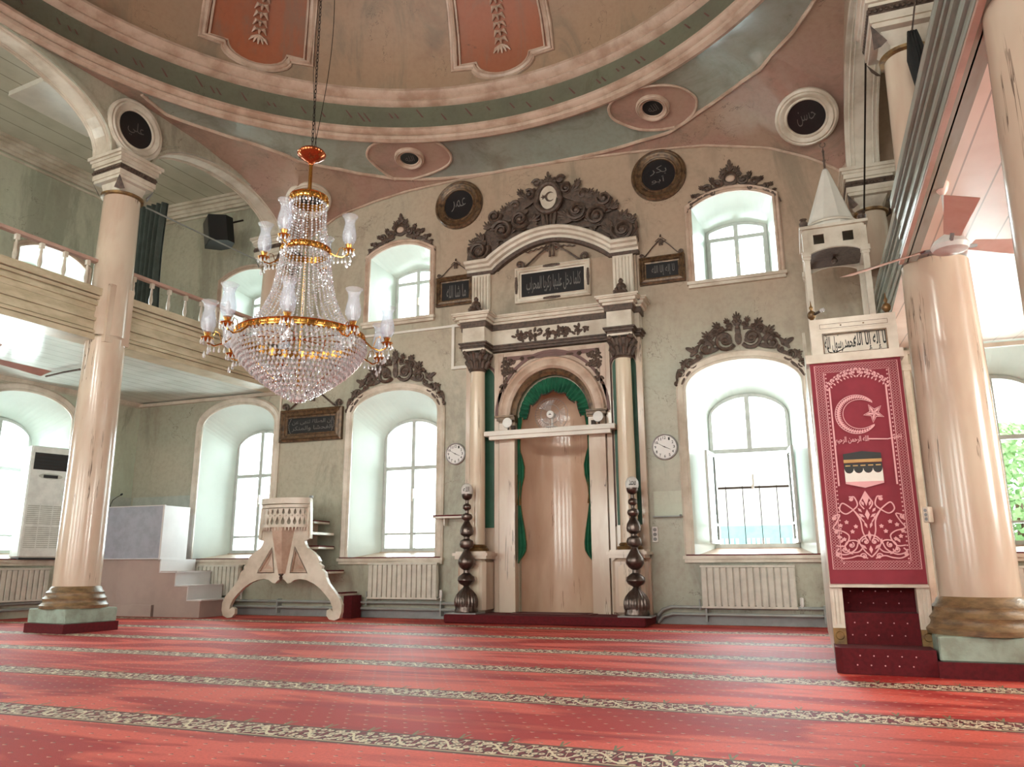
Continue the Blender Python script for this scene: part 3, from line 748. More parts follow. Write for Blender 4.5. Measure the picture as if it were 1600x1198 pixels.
# ---------------------------------------------------------------- galleries
def beam(T, name, s0, s1, y0, y1, z0, z1, mat):
    m = MB(T); h = z1-z0
    m.box(s0, s1, y0+.05, y1, z0, z1)
    for a, b, d in ((0, .1, .03), (.12, .17, .045), (.2, .34, .02), (.36, .42, .04), (.55, .62, .01), (.66, .74, .035), (.78, .84, .05), (.86, 1.0, .075)):
        m.box(s0, s1, y0+.05-d, y0+.06, z0+h*a, z0+h*b)
    return tag(m.build(name, mat), kind='structure')
M['beamcream'] = plain('beam_cream', 'c9bba0', .35, 0, .1, 3, c2='b0a286', wscale=(1, 1, 3))
beam(TL, 'trim_7', 0, 13.4, -.02, .4, ZBL, ZTL, 'beamcream')
def blk(T, name, s, y0, z0, z1, w, mat):
    m = MB(T); m.box(s-w, s+w, y0-.06, y0+.3, z0, z1); return tag(m.build(name, mat), kind='structure')
blk(TL, 'trim_8', 3.72, -.1, ZBL-.03, ZTL+.08, .2, 'marble')
blk(TL, 'trim_9', 8.74, -.1, ZBL-.03, ZTL+.08, .2, 'marble')
beam(TR, 'trim_10', 4.8, 13.2, -.07, .06, 3.45, 4.06, 'beamgrey')
beam(TR, 'trim_11', 0, 4.3, .12, .4, 3.84, 4.5, 'beamgrey')
m = MB(TR); m.box(4.8, 13.2, -.085, -.05, 3.435, 3.46); tag(m.build('trim_12', 'salmon'), kind='structure')
# lower ceilings (undersides of the galleries) and gallery floors
M['boardL'] = boards('left_boards', 'd3d8d0', 'c2c8bf', 1, .27, .16)
M['boardU'] = boards('upper_left_boards', 'cbc8b8', 'bcb9a8', 1, .42, .25)
M['boardR'] = boards('right_boards', 'e8d2c6', 'dcc2b4', 0, .24, .3)
m = MB(); m.box(0, 13.4, .0, 3.6, 0, .03); o = m.build('ceiling_left_lower', 'boardL'); o.matrix_world = TL @ Matrix.Translation((0, .35, ZBL+.02)); tag(o, kind='structure')
m = MB(); m.box(0, 13.4, .0, 3.6, 0, .05); o = m.build('floor_left_gallery', 'podpink'); o.matrix_world = TL @ Matrix.Translation((0, .35, ZTL-.1)); tag(o, kind='structure')
m = MB(); m.box(0, 13.4, .0, 3.6, 0, .05); o = m.build('ceiling_left_upper', 'boardU'); o.matrix_world = TL @ Matrix.Translation((0, .38, 8.42)); tag(o, kind='structure')
m = MB(TR)
m.add([(0, .2, 3.86), (0, 3.8, 3.86), (4.6, 3.8, 3.5), (4.6, -.02, 3.5), (13.4, 3.8, 3.5), (13.4, -.02, 3.5)], [(0, 1, 2, 3), (3, 2, 4, 5)])
tag(m.build('ceiling_right_lower', 'boardR'), kind='structure')
m = MB(TR); m.add([(0, .3, 4.3), (0, 3.8, 4.3), (4.6, 3.8, 3.95), (4.6, .2, 3.95), (13.4, 3.8, 3.95), (13.4, .0, 3.95)], [(0, 1, 2, 3), (3, 2, 4, 5)])
tag(m.build('floor_right_gallery', 'podpink'), kind='structure')
m = MB(TR); m.box(0, 13.4, .4, 3.8, 8.3, 8.35); tag(m.build('ceiling_right_upper', 'boardU'), kind='structure')
# hatch and cornices of the upper left ceiling
m = MB(TL); m.box(3.2, 4.6, 1.1, 2.0, 8.33, 8.42); tag(m.build('trim_13', 'white'), kind='structure')
def corn(T, s0, s1, y, z, name, sgn=-1, mat='cream', k=1.):
    m = MB(T)
    for (a, b, d) in ((0, .06, .2), (.06, .12, .15), (.12, .2, .09), (.2, .26, .05), (.3, .34, .03)):
        m.box(s0, s1, min(y, y+sgn*d*k), max(y, y+sgn*d*k), z-b*k, z-a*k)
    return tag(m.build(name, mat), kind='structure')
corn(TLW, 0, 13.4, 0, 8.42, 'trim_14'); 
m = MB(TQ)
for (a, b, d) in ((0, .06, .2), (.06, .12, .15), (.12, .2, .09), (.2, .26, .05), (.3, .34, .03)): m.box(-12.66, -9.3, -d, 0, 8.42-b, 8.42-a)
tag(m.build('trim_15', 'cream'), kind='structure')
corn(TLW, 0, 13.4, 0, 4.12, 'trim_16', k=.3); m = MB(TQ); m.box(-12.66, -9.16, -.06, 0, 4.04, 4.1); m.box(-9.19, -9.15, -.03, 0, 1.2, 4.05); m.box(1.3, 4.75, -.06, 0, 3.76, 3.82); tag(m.build('trim_17', 'cream'), kind='structure')
m = MB(TQ); m.box(1.12, 1.55, -.16, 0, 0, 3.78); m.box(1.16, 1.2, -.18, 0, .2, 3.6); m.box(1.47, 1.51, -.18, 0, .2, 3.6); m.box(1.08, 1.59, -.2, 0, 3.5, 3.58); tag(m.build('trim_22', 'cream'), kind='structure')
# tie rods of the arcades
m = MB(TR); m.tube([(4.4, .02, 6.9), (.6, .05, 5.2)], .012, 6); tag(m.build('trim_18', 'chain'), kind='structure')

# balustrades
def balustrade(T, s0, s1, n, y, z0, z1, lab, withlow=True):
    P = T @ Vector((s0, y, z0)); R = thing('balustrade', lab, 'balustrade', P, 'gallery balustrades')
    Tq = frame(P, T.col[0].xyz, T.col[1].xyz); L = s1-s0; h = z1-z0
    m = MB(Tq); m.box(0, L, -.045, .045, h-.05, h); m.build('handrail', 'salmon', R)
    for i in range(n):
        m = MB(Tq); x = L*(i+.5)/n
        m.lathe([(.028, 0), (.028, .04), (.016, .055), (.03, .12), (.032, .16), (.018, .25), (.02, .3), (.014, .34), (.022, .36), (.012, .38)], (x, 0, 0), 8); m.box(x-.027, x+.027, -.027, .027, h-.13, h-.05); m.lathe([(.012, .37), (.022, h-.13)], (x, 0, 0), 8)
        m.build('baluster', 'cream', R, True)
ZR = 5.36
balustrade(TL, .15, 3.5, 10, .14, ZTL, ZR, 'balustrade of the left gallery between the chandelier and the marbled column')
balustrade(TL, 3.95, 8.5, 13, .14, ZTL, ZR, 'balustrade of the left gallery at the left edge of the view')

# ================================================================== light
W = bpy.data.worlds.new('overcast_sky'); SC.world = W; W.use_nodes = True
bg = W.node_tree.nodes['Background']; bg.inputs[0].default_value = (.93, .97, 1, 1); bg.inputs[1].default_value = 6.0
def daylight(T, a, b, z0, z1, e, col):
    ld = bpy.data.lights.new('window_daylight', 'AREA'); ld.shape = 'RECTANGLE'; ld.size = b-a; ld.size_y = z1-z0; ld.energy = e*(b-a)*(z1-z0); ld.color = col
    o = bpy.data.objects.new('window_daylight', ld); COL.objects.link(o)
    p = T @ Vector(((a+b)/2, 1.25, (z0+z1)/2)); n = -(T.col[1].xyz); o.location = p
    o.rotation_euler = n.to_track_quat('-Z', 'Z').to_euler()
ALLW = [(TQ, w) for w in QW]+[(TLW, w) for w in LW]+[(TRW, w) for w in RWn]+[(TFW, w) for w in FW]
for T, w in ALLW:
    z0, zs, za = LOWH if w[0] == 'low' else UPH
    e = 46 if T is not TFW else 40
    if T is TFW and w[0] == 'up': e = 170  # rear windows behind the viewer are out of view; their lamps are added fill
    if T is TRW: e = 150 if w[0] == 'low' else 45
    if T is TLW: e = 60 if w[0] == 'low' else 150
    daylight(T, w[1], w[2], z0, za, e, (1, .93, .87) if T is TRW or T is TFW else (.84, .96, 1))
vs_ = SC.view_settings; vs_.view_transform = 'Standard'; vs_.look = 'None'; vs_.exposure = -.02; vs_.gamma = 1; vs_.use_curve_mapping = False
SC.cycles.max_bounces = 8; SC.cycles.diffuse_bounces = 5; SC.cycles.glossy_bounces = 3; SC.cycles.transparent_max_bounces = 24; SC.cycles.transmission_bounces = 4
SC.cycles.caustics_reflective = False; SC.cycles.caustics_refractive = False; SC.cycles.sample_clamp_indirect = 6
SC.cycles.use_denoising = True
# ================================================================== things on the prayer wall
KEEP0 = False
def A(px, py, Y): p = onY(px, py, Y); return p.x, p.z
TM = frame(Vector((XC, D, 0)), Vector((1, 0, 0)), Vector((0, 1, 0)))
def sym(m, items, y=-.03, k=1., ox=0, oz=0, sides=(1, -1)):
    # mirrored scrollwork: spirals, leaves, rosettes, acanthus sprays
    for it in items:
        for sg in sides:
            t = it[0]; x = ox+sg*it[1]*k; z = oz+it[2]*k
            if t == 's':
                _, _, _, r, a0, tr, w = it; a = a0 if sg > 0 else pi-a0
                spiral(m, x, z, r*k, a, abs(tr), (1 if tr > 0 else -1)*sg, w*k, y, flat=1.)
            elif t == 'l': leaf(m, x, z, it[3]*k, it[4]*k, it[5] if sg > 0 else pi-it[5], y, .022*max(k, .6))
            elif t == 'a': acanth(m, x, z, it[3]*k, it[4] if sg > 0 else pi-it[4], 5, y)
            elif t == 'r':
                for q in range(6): b = q*pi/3; m.ell((x+cos(b)*it[3]*k*.6, y, z+sin(b)*it[3]*k*.6), (it[3]*k*.42, .02, it[3]*k*.42), 0, 6, 4)
                m.ell((x, y-.015, z), (it[3]*k*.35,)*3, 0, 6, 4)
            if abs(it[1]) < 1e-6: break

# ---------------------------------------------------------------- carpeted platform before the niche
PLZ = .13
m = MB(); m.bbox(-5.3, -2.2, 11.2, D-.005, .003, PLZ, .015)
tag(m.build('carpeted_platform', 'redc'), 'low platform covered in dark red carpet at the foot of the prayer niche', 'platform')
m = MB()
for x0, x1, y0, y1 in ((-4.35, -3.1, 11.55, 11.59), (-4.35, -3.1, 12.0, 12.03), (-4.35, -4.31, 11.55, 12.03), (-3.14, -3.1, 11.55, 12.03), (-4.2, -3.25, 11.66, 11.68), (-4.2, -3.25, 11.92, 11.94)): m.box(x0, x1, y0, y1, PLZ+.007, PLZ+.009)
R = thing('prayer_rug', 'dark bordered red prayer rug lying on the carpeted platform', 'rug', (XC, 11.8, PLZ))
m.build('rug_border', 'fog', R); m = MB(); m.box(-4.4, -3.05, 11.5, 12.04, PLZ+.001, PLZ+.007); m.build('rug_field', 'redc', R)

# ---------------------------------------------------------------- prayer niche
NR = thing('prayer_niche', 'tall marbled prayer niche with twin columns, green curtains and a round arch', 'prayer niche', (XC, D, 0))
NI = .63; ZS = 3.22
def semi(r, z, n=28, a0=0, a1=pi, k=1.12): return [(r*cos(a0+(a1-a0)*i/n), z+r*k*sin(a0+(a1-a0)*i/n)) for i in range(n+1)]
# curved interior
m = MB(TM); n = 24; dep = .62
def nic(u, v):
    a = pi*u
    if v < .7: z = .02+(ZS-.02)*v/.7; rr = 1; cz = 0
    else: t = (v-.7)/.3*pi/2; z = ZS+NI*1.12*sin(t); rr = cos(t)
    return (-NI*cos(a)*rr, .001+dep*sin(a)*rr, z)
m.grid(nic, 24, 30); m.build('niche_lining', 'niche', NR, True)
def ringpoly(r_out, r_in, zb, k=1.12):
    o = [(r_out, zb)]+semi(r_out, ZS, k=k)+[(-r_out, zb)]
    return o, [(r_in, zb)]+semi(r_in, ZS, k=k)+[(-r_in, zb)]
def archplate(m, hw, zt, r, zb, y0, y1, k=1.12):
    P = [(-hw, zb), (-r, zb)]+list(reversed(semi(r, ZS, k=k)))+[(r, zb), (hw, zb), (hw, zt), (-hw, zt)]
    m.prism(P, y0, y1)
m = MB(TM); archplate(m, 1.5, 4.4, NI, .02, -.06, .0)
m.box(-1.5, -.95, -.09, -.05, .02, 4.4) if False else None
m.build('back_slab', 'marble', NR)
for sx in (-1, 1):
    m = MB(TM); a, b = sorted((sx*NI, sx*.9)); m.box(a, b, -.17, -.05, .02, 3.2); m.build('inner_pilaster', 'marble', NR)
    m = MB(TM); a, b = sorted((sx*.92, sx*1.0)); m.box(a, b, -.13, -.05, .02, 4.36); m.build('fillet', 'marble', NR)
    m = MB(TM); a, b = sorted((sx*1.43, sx*1.52)); m.box(a, b, -.14, -.05, .02, 4.42); m.build('outer_pilaster', 'marble', NR)
m = MB(TM); archplate(m, .93, 4.36, .9, 3.25, -.12, -.055)
for sx in (-1, 1): m.box(min(sx*.84, sx*.93), max(sx*.84, sx*.93), -.14, -.05, 3.3, 4.36)
m.build('spandrel', 'pinkcream', NR)
m = MB(TM); P = [(1.0, 4.3), (-1.0, 4.3)]
m.mold([(-.9, 3.32), (-.9, 4.3), (.9, 4.3), (.9, 3.32)], [(-.07, .12), (-.07, .135), (.0, .135), (.0, .12)])
m.mold(list(reversed(semi(.94, ZS+.03))), [(-.0, .1), (0, .14), (.05, .14), (.05, .1)])
m.build('rose_border', 'fog', NR)
m = MB(TM); m.mold(list(reversed(semi(.74, ZS))), [(-.02, .05), (-.02, .16), (.02, .2), (.1, .2), (.13, .18), (.16, .2), (.18, .17), (.18, .05)]); m.build('archivolt', 'pinkcream', NR, True)
m = MB(TM); m.mold(list(reversed(semi(NI, ZS))), [(0, .0), (.0, .1), (.05, .13), (.1, .12), (.1, .0)]); m.build('inner_arch_band', 'brownfr', NR, True)
for sx in (-1, 1):
    m = MB(TM)
    for h0, h1, e in ((0, .03, .0), (.03, .08, .03), (.08, .11, .055)): m.box(min(sx*(NI-.02), sx*(.9+e)), max(sx*(NI-.02), sx*(.9+e)), -.19-e, -.05, 3.16+h0, 3.16+h1)
    m.build('impost', 'brownfr', NR)
# foliage in the two spandrels
for sd_ in (1, -1):
    m = MB(TM); random.seed(5)
    sym(m, [('l', .66+random.uniform(0, .17), 3.98+random.uniform(0, .26), .08, .05, random.uniform(0, 6)) for i in range(26)], -.14, sides=(sd_,))
    sym(m, [('l', .80+random.uniform(-.03, .05), 3.72+random.uniform(0, .3), .08, .05, random.uniform(0, 6)) for i in range(12)]+[('r', .76, 4.16, .05), ('r', .8, 4.02, .035), ('r', .5, 4.24, .04), ('l', .4, 4.24, .12, .05, 3.1)], -.14, sides=(sd_,))
    m.build('spandrel_carving', 'brown', NR, True)
# green recesses behind the columns
for sx in (-1, 1):
    c = sx*1.22; m = MB(TM); m.prism(arch(c-.19, c+.19, 1.45, 3.98, 4.15, 14), -.075, -.055); m.build('green_panel', 'greend', NR)
    m = MB(TM); P = arch(c-.21, c+.21, 1.43, 3.98, 4.18, 14); m.mold([P[1]]+P[2:]+[P[0]], [(0, .05), (0, .1), (-.035, .1), (-.035, .05)]); m.build('panel_border', 'fog', NR)
# columns on pedestals
for sx in (-1, 1):
    c = sx*1.25; yc = -.27
    m = MB(TM); m.bbox(c-.24, c+.24, yc-.23, -.05, .13, .95, .05)
    m.box(c-.27, c+.27, yc-.26, -.05, .95, 1.0); m.box(c-.3, c+.3, yc-.29, -.05, 1.0, 1.045); m.box(c-.26, c+.26, yc-.25, -.05, 1.045, 1.07); ped = m.build('pedestal', 'marble', NR)
    m = MB(TM); m.prism(arch(c-.14, c+.14, .27, .8, .87, 10), yc-.236, yc-.225); m.build('pedestal_panel', 'marblepale', ped)
    m = MB(TM); m.lathe([(.19, 1.07), (.2, 1.1), (.185, 1.125), (.155, 1.13), (.165, 1.15), (.15, 1.175), (.13, 1.18)], (c, yc, 0), 28); cb = m.build('column_base', 'gilt', NR, True)
    m = MB(TM); m.lathe([(.135, 1.17), (.134, 2.2), (.122, 4.06)], (c, yc, 0), 28); m.build('column_shaft', 'marblepale', NR, True)
    m = MB(TM); m.lathe([(.13, 4.03), (.145, 4.05), (.13, 4.075), (.14, 4.12), (.2, 4.34)], (c, yc, 0), 20)
    for row, (z, r, L, nn) in enumerate(((4.09, .14, .13, 10), (4.2, .155, .14, 10))):
        for q in range(nn):
            b = 2*pi*(q+.5*row)/nn
            pts = [(c+r*cos(b), yc+r*sin(b), z), (c+(r+.025)*cos(b), yc+(r+.025)*sin(b), z+L*.6), (c+(r+.075)*cos(b), yc+(r+.075)*sin(b), z+L*.95), (c+(r+.08)*cos(b), yc+(r+.08)*sin(b), z+L*.75)]
            m.tube(pts, [.03, .035, .028, .012], 5)
    for q in range(4):
        b = pi/4+q*pi/2; x, y = c+.23*cos(b), yc+.23*sin(b); m.ell((x, y, 4.36), (.05, .05, .05), 0, 8, 6); m.tube([(c+.15*cos(b), yc+.15*sin(b), 4.25), (x, y, 4.32)], [.02, .035], 5)
    cp = m.build('column_capital', 'brown', NR, True)
    m = MB(TM); m.box(c-.2, c+.2, yc-.2, yc+.2, 4.375, 4.41); m.build('abacus', 'cream', cp)
# entablature with blocks breaking forward over the columns
def entab(z0, steps, name, mat):
    m = MB(TM)
    for h0, h1, e in steps:
        m.box(-1.5, 1.5, -.14-e, 0, z0+h0, z0+h1)
        for sx in (-1, 1):
            c = sx*1.25; m.box(c-.2-e, c+.2+e, -.47-e, -.1, z0+h0, z0+h1)
            m.box(min(sx*1.3, sx*(1.53+e)), max(sx*1.3, sx*(1.53+e)), -.25-e, 0, z0+h0, z0+h1)
    return m.build(name, mat, NR)
entab(4.41, ((0, .035, .0), (.035, .075, .03), (.075, .1, .055)), 'lower_cornice', 'brown')
entab(4.51, ((0, .28, 0),), 'frieze_block', 'cream')
entab(4.78, ((0, .1, .03),), 'carved_band', 'brown')
entab(4.875, ((0, .04, .05), (.04, .09, .09), (.09, .11, .13), (.11, .14, .15)), 'upper_cornice', 'cream')
m = MB(TM); random.seed(11)
for i in range(70):
    x = random.uniform(-.62, .62); z = 4.64+random.uniform(-.055, .055)*(1-abs(x)*.5); leaf(m, x, z, .09, .05, random.uniform(0, 6.3), -.15)
for x in (-.5, -.25, 0, .25, .5): sym(m, [('r', 0, 0, .04)], -.16, 1, x, 4.64+.02*sin(x*9))
m.build('frieze_carving', 'brown', NR, True)
# attic storey and bowed pediment
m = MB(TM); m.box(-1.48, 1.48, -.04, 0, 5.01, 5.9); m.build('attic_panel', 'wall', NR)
for sx in (-1, 1):
    m = MB(TM); c = sx*1.27; m.box(c-.17, c+.17, -.1, -.03, 5.01, 5.86)
    for q in range(6): x = c-.14+q*.056; m.box(x-.016, x+.016, -.125, -.09, 5.05, 5.82)
    m.build('fluted_pilaster', 'cream', NR)
pd = [(-1.54, 5.92), (-1.06, 5.92)]+[(-1.06+2.12*i/24, 5.92+.44*sin(pi*i/24)**.85 if 0 < i < 24 else 5.92) for i in range(1, 24)]+[(1.06, 5.92), (1.54, 5.92)]
m = MB(TM); m.mold(pd, [(0, .0), (0, .1), (.04, .12), (.06, .18), (.1, .2), (.12, .25), (.16, .27), (.18, .25), (.18, 0)]); m.build('pediment', 'cream', NR)
m = MB(TM); m.mold(pd, [(-.06, 0), (-.06, .1), (-.01, .13), (0, .1), (0, 0)]); m.build('pediment_band', 'brown', NR)
for sx in (-1, 1):
    m = MB(TM); c = sx*1.27; m.box(c-.14, c+.14, -.42, -.2, 5.015, 5.08); m.lathe([(.0, .3), (.02, .29), (.045, .25), (.03, .22), (.07, .19), (.09, .14), (.07, .1), (.11, .06), (.14, .0)], (c, -.31, 5.08), 8)
    for q in range(5): b = pi*q/4; m.ell((c+.09*cos(b), -.38, 5.12+.05*sin(b)), (.03, .03, .05), .3, 6, 4)
    m.build('finial', 'brown', NR, True)

# green curtains hanging in the niche
CR_ = thing('niche_curtain', 'green pleated curtain swagged round the arch and tied at both sides of the niche', 'curtain', (XC, D, 3.2))
m = MB(TM)
def val(u, v):
    a = pi*(.0+1.0*u); ro = NI-.015; L = .2+.035*abs(sin(a*6))
    if a < .5 or a > pi-.5: L *= .75
    r = ro-L*v; pl = .03*sin(a*46)*(.4+.6*v)
    return (r*cos(a), .02+pl-.04*v, ZS+r*1.12*sin(a))
m.grid(val, 220, 6); m.build('valance', 'green', CR_, True)
m = MB(TM)
for i in range(160):
    a = pi*i/160; r = NI-.015-(.2+.035*abs(sin(a*6)))*(.75 if a < .5 or a > pi-.5 else 1); m.ell((r*cos(a), -.01, ZS+r*1.12*sin(a)), (.012, .01, .02), 0, 5, 3)
m.build('fringe', 'brown', CR_)
for sx in (-1, 1):
    m = MB(TM)
    prof = [(3.25, .09), (2.95, .05), (2.7, .045), (2.55, .09), (2.42, .12), (2.25, .11), (2.1, .07), (1.95, .055), (1.8, .05), (1.6, .08), (1.4, .115), (1.2, .14), (1.08, .135), (1.0, .09), (.93, .03), (.88, .008)]
    def dr(u, v):
        z = 3.25-(3.25-.88)*v; w = interp([(a, b) for a, b in reversed(prof)], z)
        return (sx*(NI-.005-w*u), -.035-.02*sin(u*pi*5)*(w/.1)-.03*sin(pi*u), z)
    m.grid(dr, 16, 60); m.build('side_drape', 'green', CR_, True)
    m = MB(TM)
    m.tube([dr(1.02, v/50) for v in range(51)], .008, 4)
    for dx in (-.02, .03): m.tube([(sx*(NI-.03-dx), -.07, 2.3), (sx*(NI-.02-dx), -.075, 1.95), (sx*(NI-.03-dx), -.075, 1.8)], [.006, .006, .018], 5)
    m.build('tieback_tassel', 'gilt', CR_, True)

# shelf board across the niche, with what stands on it
m = MB(TM); m.bbox(-1.1, 1.1, -.36, -.2, 2.92, 3.0, .006); m.box(-1.02, 1.02, -.33, -.22, 2.86, 2.92)
SH = tag(m.build('shelf_board', 'white'), 'long white board spanning between the two niche columns', 'shelf')
fc = Vector((XC+.06, D-.31, 3.205))
R = thing('desk_fan', 'round white desk fan standing behind the white board in the niche', 'fan', (fc.x, fc.y, 3.0))
Tf = Matrix.Translation(fc)
m = MB(Tf)
for q in range(36):
    a = 2*pi*q/36; m.tube([(.05*cos(a), -.075, .05*sin(a)), (.2*cos(a), -.07, .2*sin(a)), (.27*cos(a), -.03, .27*sin(a)), (.275*cos(a), 0.01, .275*sin(a))], .0016, 3)
for r, y in ((.275, 0.0), (.16, -.073)): m.tube([(r*cos(t*pi/16), y, r*sin(t*pi/16)) for t in range(32)], .0035, 4, closed=True)
m.build('guard', 'slate', R)
m = MB(Tf); m.lathe([(.0, -.085), (.05, -.083), (.06, -.075), (.055, .06), (.0, .09)], (0, 0, 0), 20, ax='y'); m.build('hub', 'plastic', R, True)
m = MB(Tf); m.box(-.022, .022, -.0865, -.0855, -.012, .0); m.box(-.006, .006, -.0865, -.0855, .0, .018); m.build('hub_badge', 'ink', R)
for q in range(3):
    m = MB(Tf); a = pi*.62+q*2*pi/3
    m.grid(lambda u, v: ((.05+.19*u)*cos(a+(v-.5)*1.25*(.5+.6*u)), -.02+.03*(v-.5), (.05+.19*u)*sin(a+(v-.5)*1.25*(.5+.6*u))), 6, 8); m.build('blade', 'shade', R, True)
m = MB(Tf); m.lathe([(.02, 0), (.02, -.19)], (0, .03, 0), 10); m.lathe([(.1, -.205), (.1, -.195), (.03, -.18)], (0, .0, 0), 20); m.build('stand', 'plastic', R, True)
for px, py, lab in ((793, 664, 'left one of two round white spotlights clipped on the niche board'), (935, 656, 'right one of two round white spotlights clipped on the niche board')):
    x, z = A(px, py, D-.3); z = 3.13; R = thing('spotlight', lab, 'spotlight', (x, D-.28, 3.0), 'spotlights on the niche board')
    sg = 1 if px < 850 else -1
    m = MB(Matrix.Translation((x, D-.3, z))); m.lathe([(0, -.03), (.08, -.025), (.086, -.01), (.07, .01), (.035, .05), (0, .06)], (0, 0, 0), 20, ax='y'); m.build('lamp_head', 'plastic', R, True)
    m = MB(Matrix.Translation((x, D-.3, z))); m.tube([(0, .03, 0), (0, .04, -.06), (0, .03, -.128)], .012, 6); m.box(-.03, .03, 0, .06, -.13, -.12); m.box(min(.06*sg, .12*sg), max(.06*sg, .12*sg), 0, .06, -.13, -.05); m.build('bracket', 'chain', R)

# ---------------------------------------------------------------- candlesticks
def candlestick(px, X, lab, glyph):
    base = Vector((X, 11.42, PLZ+.0)); R = thing('candlestick', lab, 'candlestick', base, 'tall dark candlesticks before the niche')
    T = Matrix.Translation(base); m = MB(T); m.box(-.24, .24, -.2, .2, .001, .02); m.build('base_tile', 'slate', R)
    k = 1.0
    m = MB(T); m.lathe([(0, .02), (.18, .02), (.185, .05), (.17, .08), (.185, .12), (.19, .17), (.185, .22), (.16, .28), (.11, .34), (.06, .38), (.04, .41)], (0, 0, 0), 64, flute=22, fl=(.1, .35)); m.build('fluted_foot', 'pewter', R, True)
    prof = [(.035, .4), (.05, .42), (.11, .45), (.14, .50), (.13, .55), (.08, .59), (.05, .61), (.045, .65), (.1, .69), (.135, .75), (.125, .82), (.085, .89), (.05, .95), (.045, .97), (.1, 1.0), (.115, 1.05), (.1, 1.1), (.05, 1.13), (.045, 1.16), (.1, 1.2), (.108, 1.25), (.095, 1.31), (.06, 1.37), (.04, 1.41), (.08, 1.44), (.088, 1.475), (.075, 1.51), (.03, 1.53), (.028, 1.57), (.065, 1.6), (.07, 1.63), (.06, 1.66), (.028, 1.68), (.026, 1.73), (.07, 1.76), (.085, 1.8), (.085, 1.83), (0, 1.83)]
    m = MB(T); m.lathe(prof, (0, 0, 0), 28); m.build('stem', 'pewter', R, True)
    m = MB(T); m.lathe([(.09, 1.83), (.098, 1.87), (.095, 1.92), (.07, 1.97), (.03, 1.995), (0, 2.0)], (0, 0, 0), 24); lp = m.build('globe', 'plastic', R, True)
    m = MB(T @ Matrix.Rotation(.25, 4, 'Z')); textmesh(m, arab(glyph), -.05, .05, 1.86, 1.94, -.1, .01); m.build('globe_lettering', 'ink', lp)
candlestick(732, -5.0-.02, 'tall dark metal candlestick with white globe, left of the niche', 'الله')
candlestick(990, -2.36, 'tall dark metal candlestick with white globe, right of the niche', 'محمد')

# ---------------------------------------------------------------- clocks
def clock(X, Z, r, lab):
    R = thing('wall_clock', lab, 'clock', (X, D, Z), 'round wall clocks beside the niche'); T = Matrix.Translation((X, D, Z))
    m = MB(T); m.lathe([(0, -.002), (r, -.002), (r+.004, -.02), (r, -.04), (r-.012, -.046), (r-.02, -.04), (r-.022, -.03)], (0, 0, 0), 48, ax='y'); m.build('rim', 'clockr', R, True)
    m = MB(T); m.lathe([(r-.018, -.031), (0, -.0315)], (0, 0, 0), 48, ax='y'); m.build('dial', 'clockw', R, True)
    m = MB(T)
    for h in range(1, 13):
        a = pi/2-h*pi/6; x, z = (r-.056)*cos(a), (r-.056)*sin(a); w = .023 if h > 9 else .0135; textmesh(m, str(h), x-w, x+w, z-.022, z+.022, -.033, .015)
    m.build('numerals', 'ink', R)
    def hand(a, L, w, nm):
        m = MB(T); d = (cos(a), sin(a)); n = (-sin(a), cos(a)); y = -.036
        m.add([(-d[0]*.03+n[0]*w, y, -d[1]*.03+n[1]*w), (-d[0]*.03-n[0]*w, y, -d[1]*.03-n[1]*w), (d[0]*L-n[0]*w*.5, y, d[1]*L-n[1]*w*.5), (d[0]*L+n[0]*w*.5, y, d[1]*L+n[1]*w*.5)], [(0, 1, 2, 3)]); m.lathe([(.01, -.039), (0, -.04)], (0, 0, 0), 10, ax='y'); m.build(nm, 'ink', R)
    hand(pi/2-radians(115), r*.5, .005, 'hour_hand'); hand(pi/2-radians(300), r*.72, .004, 'minute_hand')
clock(-5.51, 2.71, .185, 'round white wall clock between the tall window and the niche left column')
clock(-1.95, 2.63, .2, 'round white wall clock right of the niche above the damp patch')

# ---------------------------------------------------------------- round calligraphy boards
def roundel(T, r, lab, name, fm, txt, tilt=0, grp=None, second=None):
    P = T.translation.copy(); R = thing('calligraphy_roundel', lab, 'roundel', P, grp)
    m = MB(T); m.lathe([(r, .0), (r*1.0, -.05), (r*.93, -.075), (r*.88, -.06), (r*.84, -.085), (r*.79, -.08), (r*.74, -.055), (r*.69, -.05), (r*.66, -.06), (r*.62, -.055), (r*.6, -.03)], (0, 0, 0), 48, ax='y'); m.build('frame', fm, R, True)
    m = MB(T); m.lathe([(r*.62, -.034), (0, -.035)], (0, 0, 0), 40, ax='y'); b = m.build('board', 'black', R)
    m = MB(T)
    if second:
        textmesh(m, arab(txt), -r*.3, r*.3, -r*.0, r*.36, -.04, -.01); textmesh(m, arab(second), -r*.26, r*.22, -r*.34, -r*.05, -.04, -.01)
    else: textmesh(m, arab(txt), -r*.3, r*.3, -r*.26, r*.26, -.04, -.01)
    m.build('lettering', 'pale', R)
G_ = 'round calligraphy boards in moulded frames'
roundel(Matrix.Translation((-5.5, D, 7.32)), .47, 'dark round calligraphy board on the wall, left of the big carved crest', '', 'brownfr', 'عمر', grp=G_)
roundel(Matrix.Translation((-1.83, D, 7.22)), .46, 'dark round calligraphy board on the wall, right of the big carved crest', '', 'brownfr', 'بكر', grp=G_, second='أبو')
def onP(px, py, T, off=0):
    n = T.col[1].xyz; o = T.translation+n*off; d = ray(px, py); t = (o-EYEV).dot(n)/d.dot(n); return EYEV+d*t
P = onP(210, 204, TL); T = frame(P, -TL.col[0].xyz, TL.col[1].xyz)
roundel(T, .49, 'round calligraphy board in a cream moulding above the left marbled column', '', 'cream', 'علي', grp=G_)
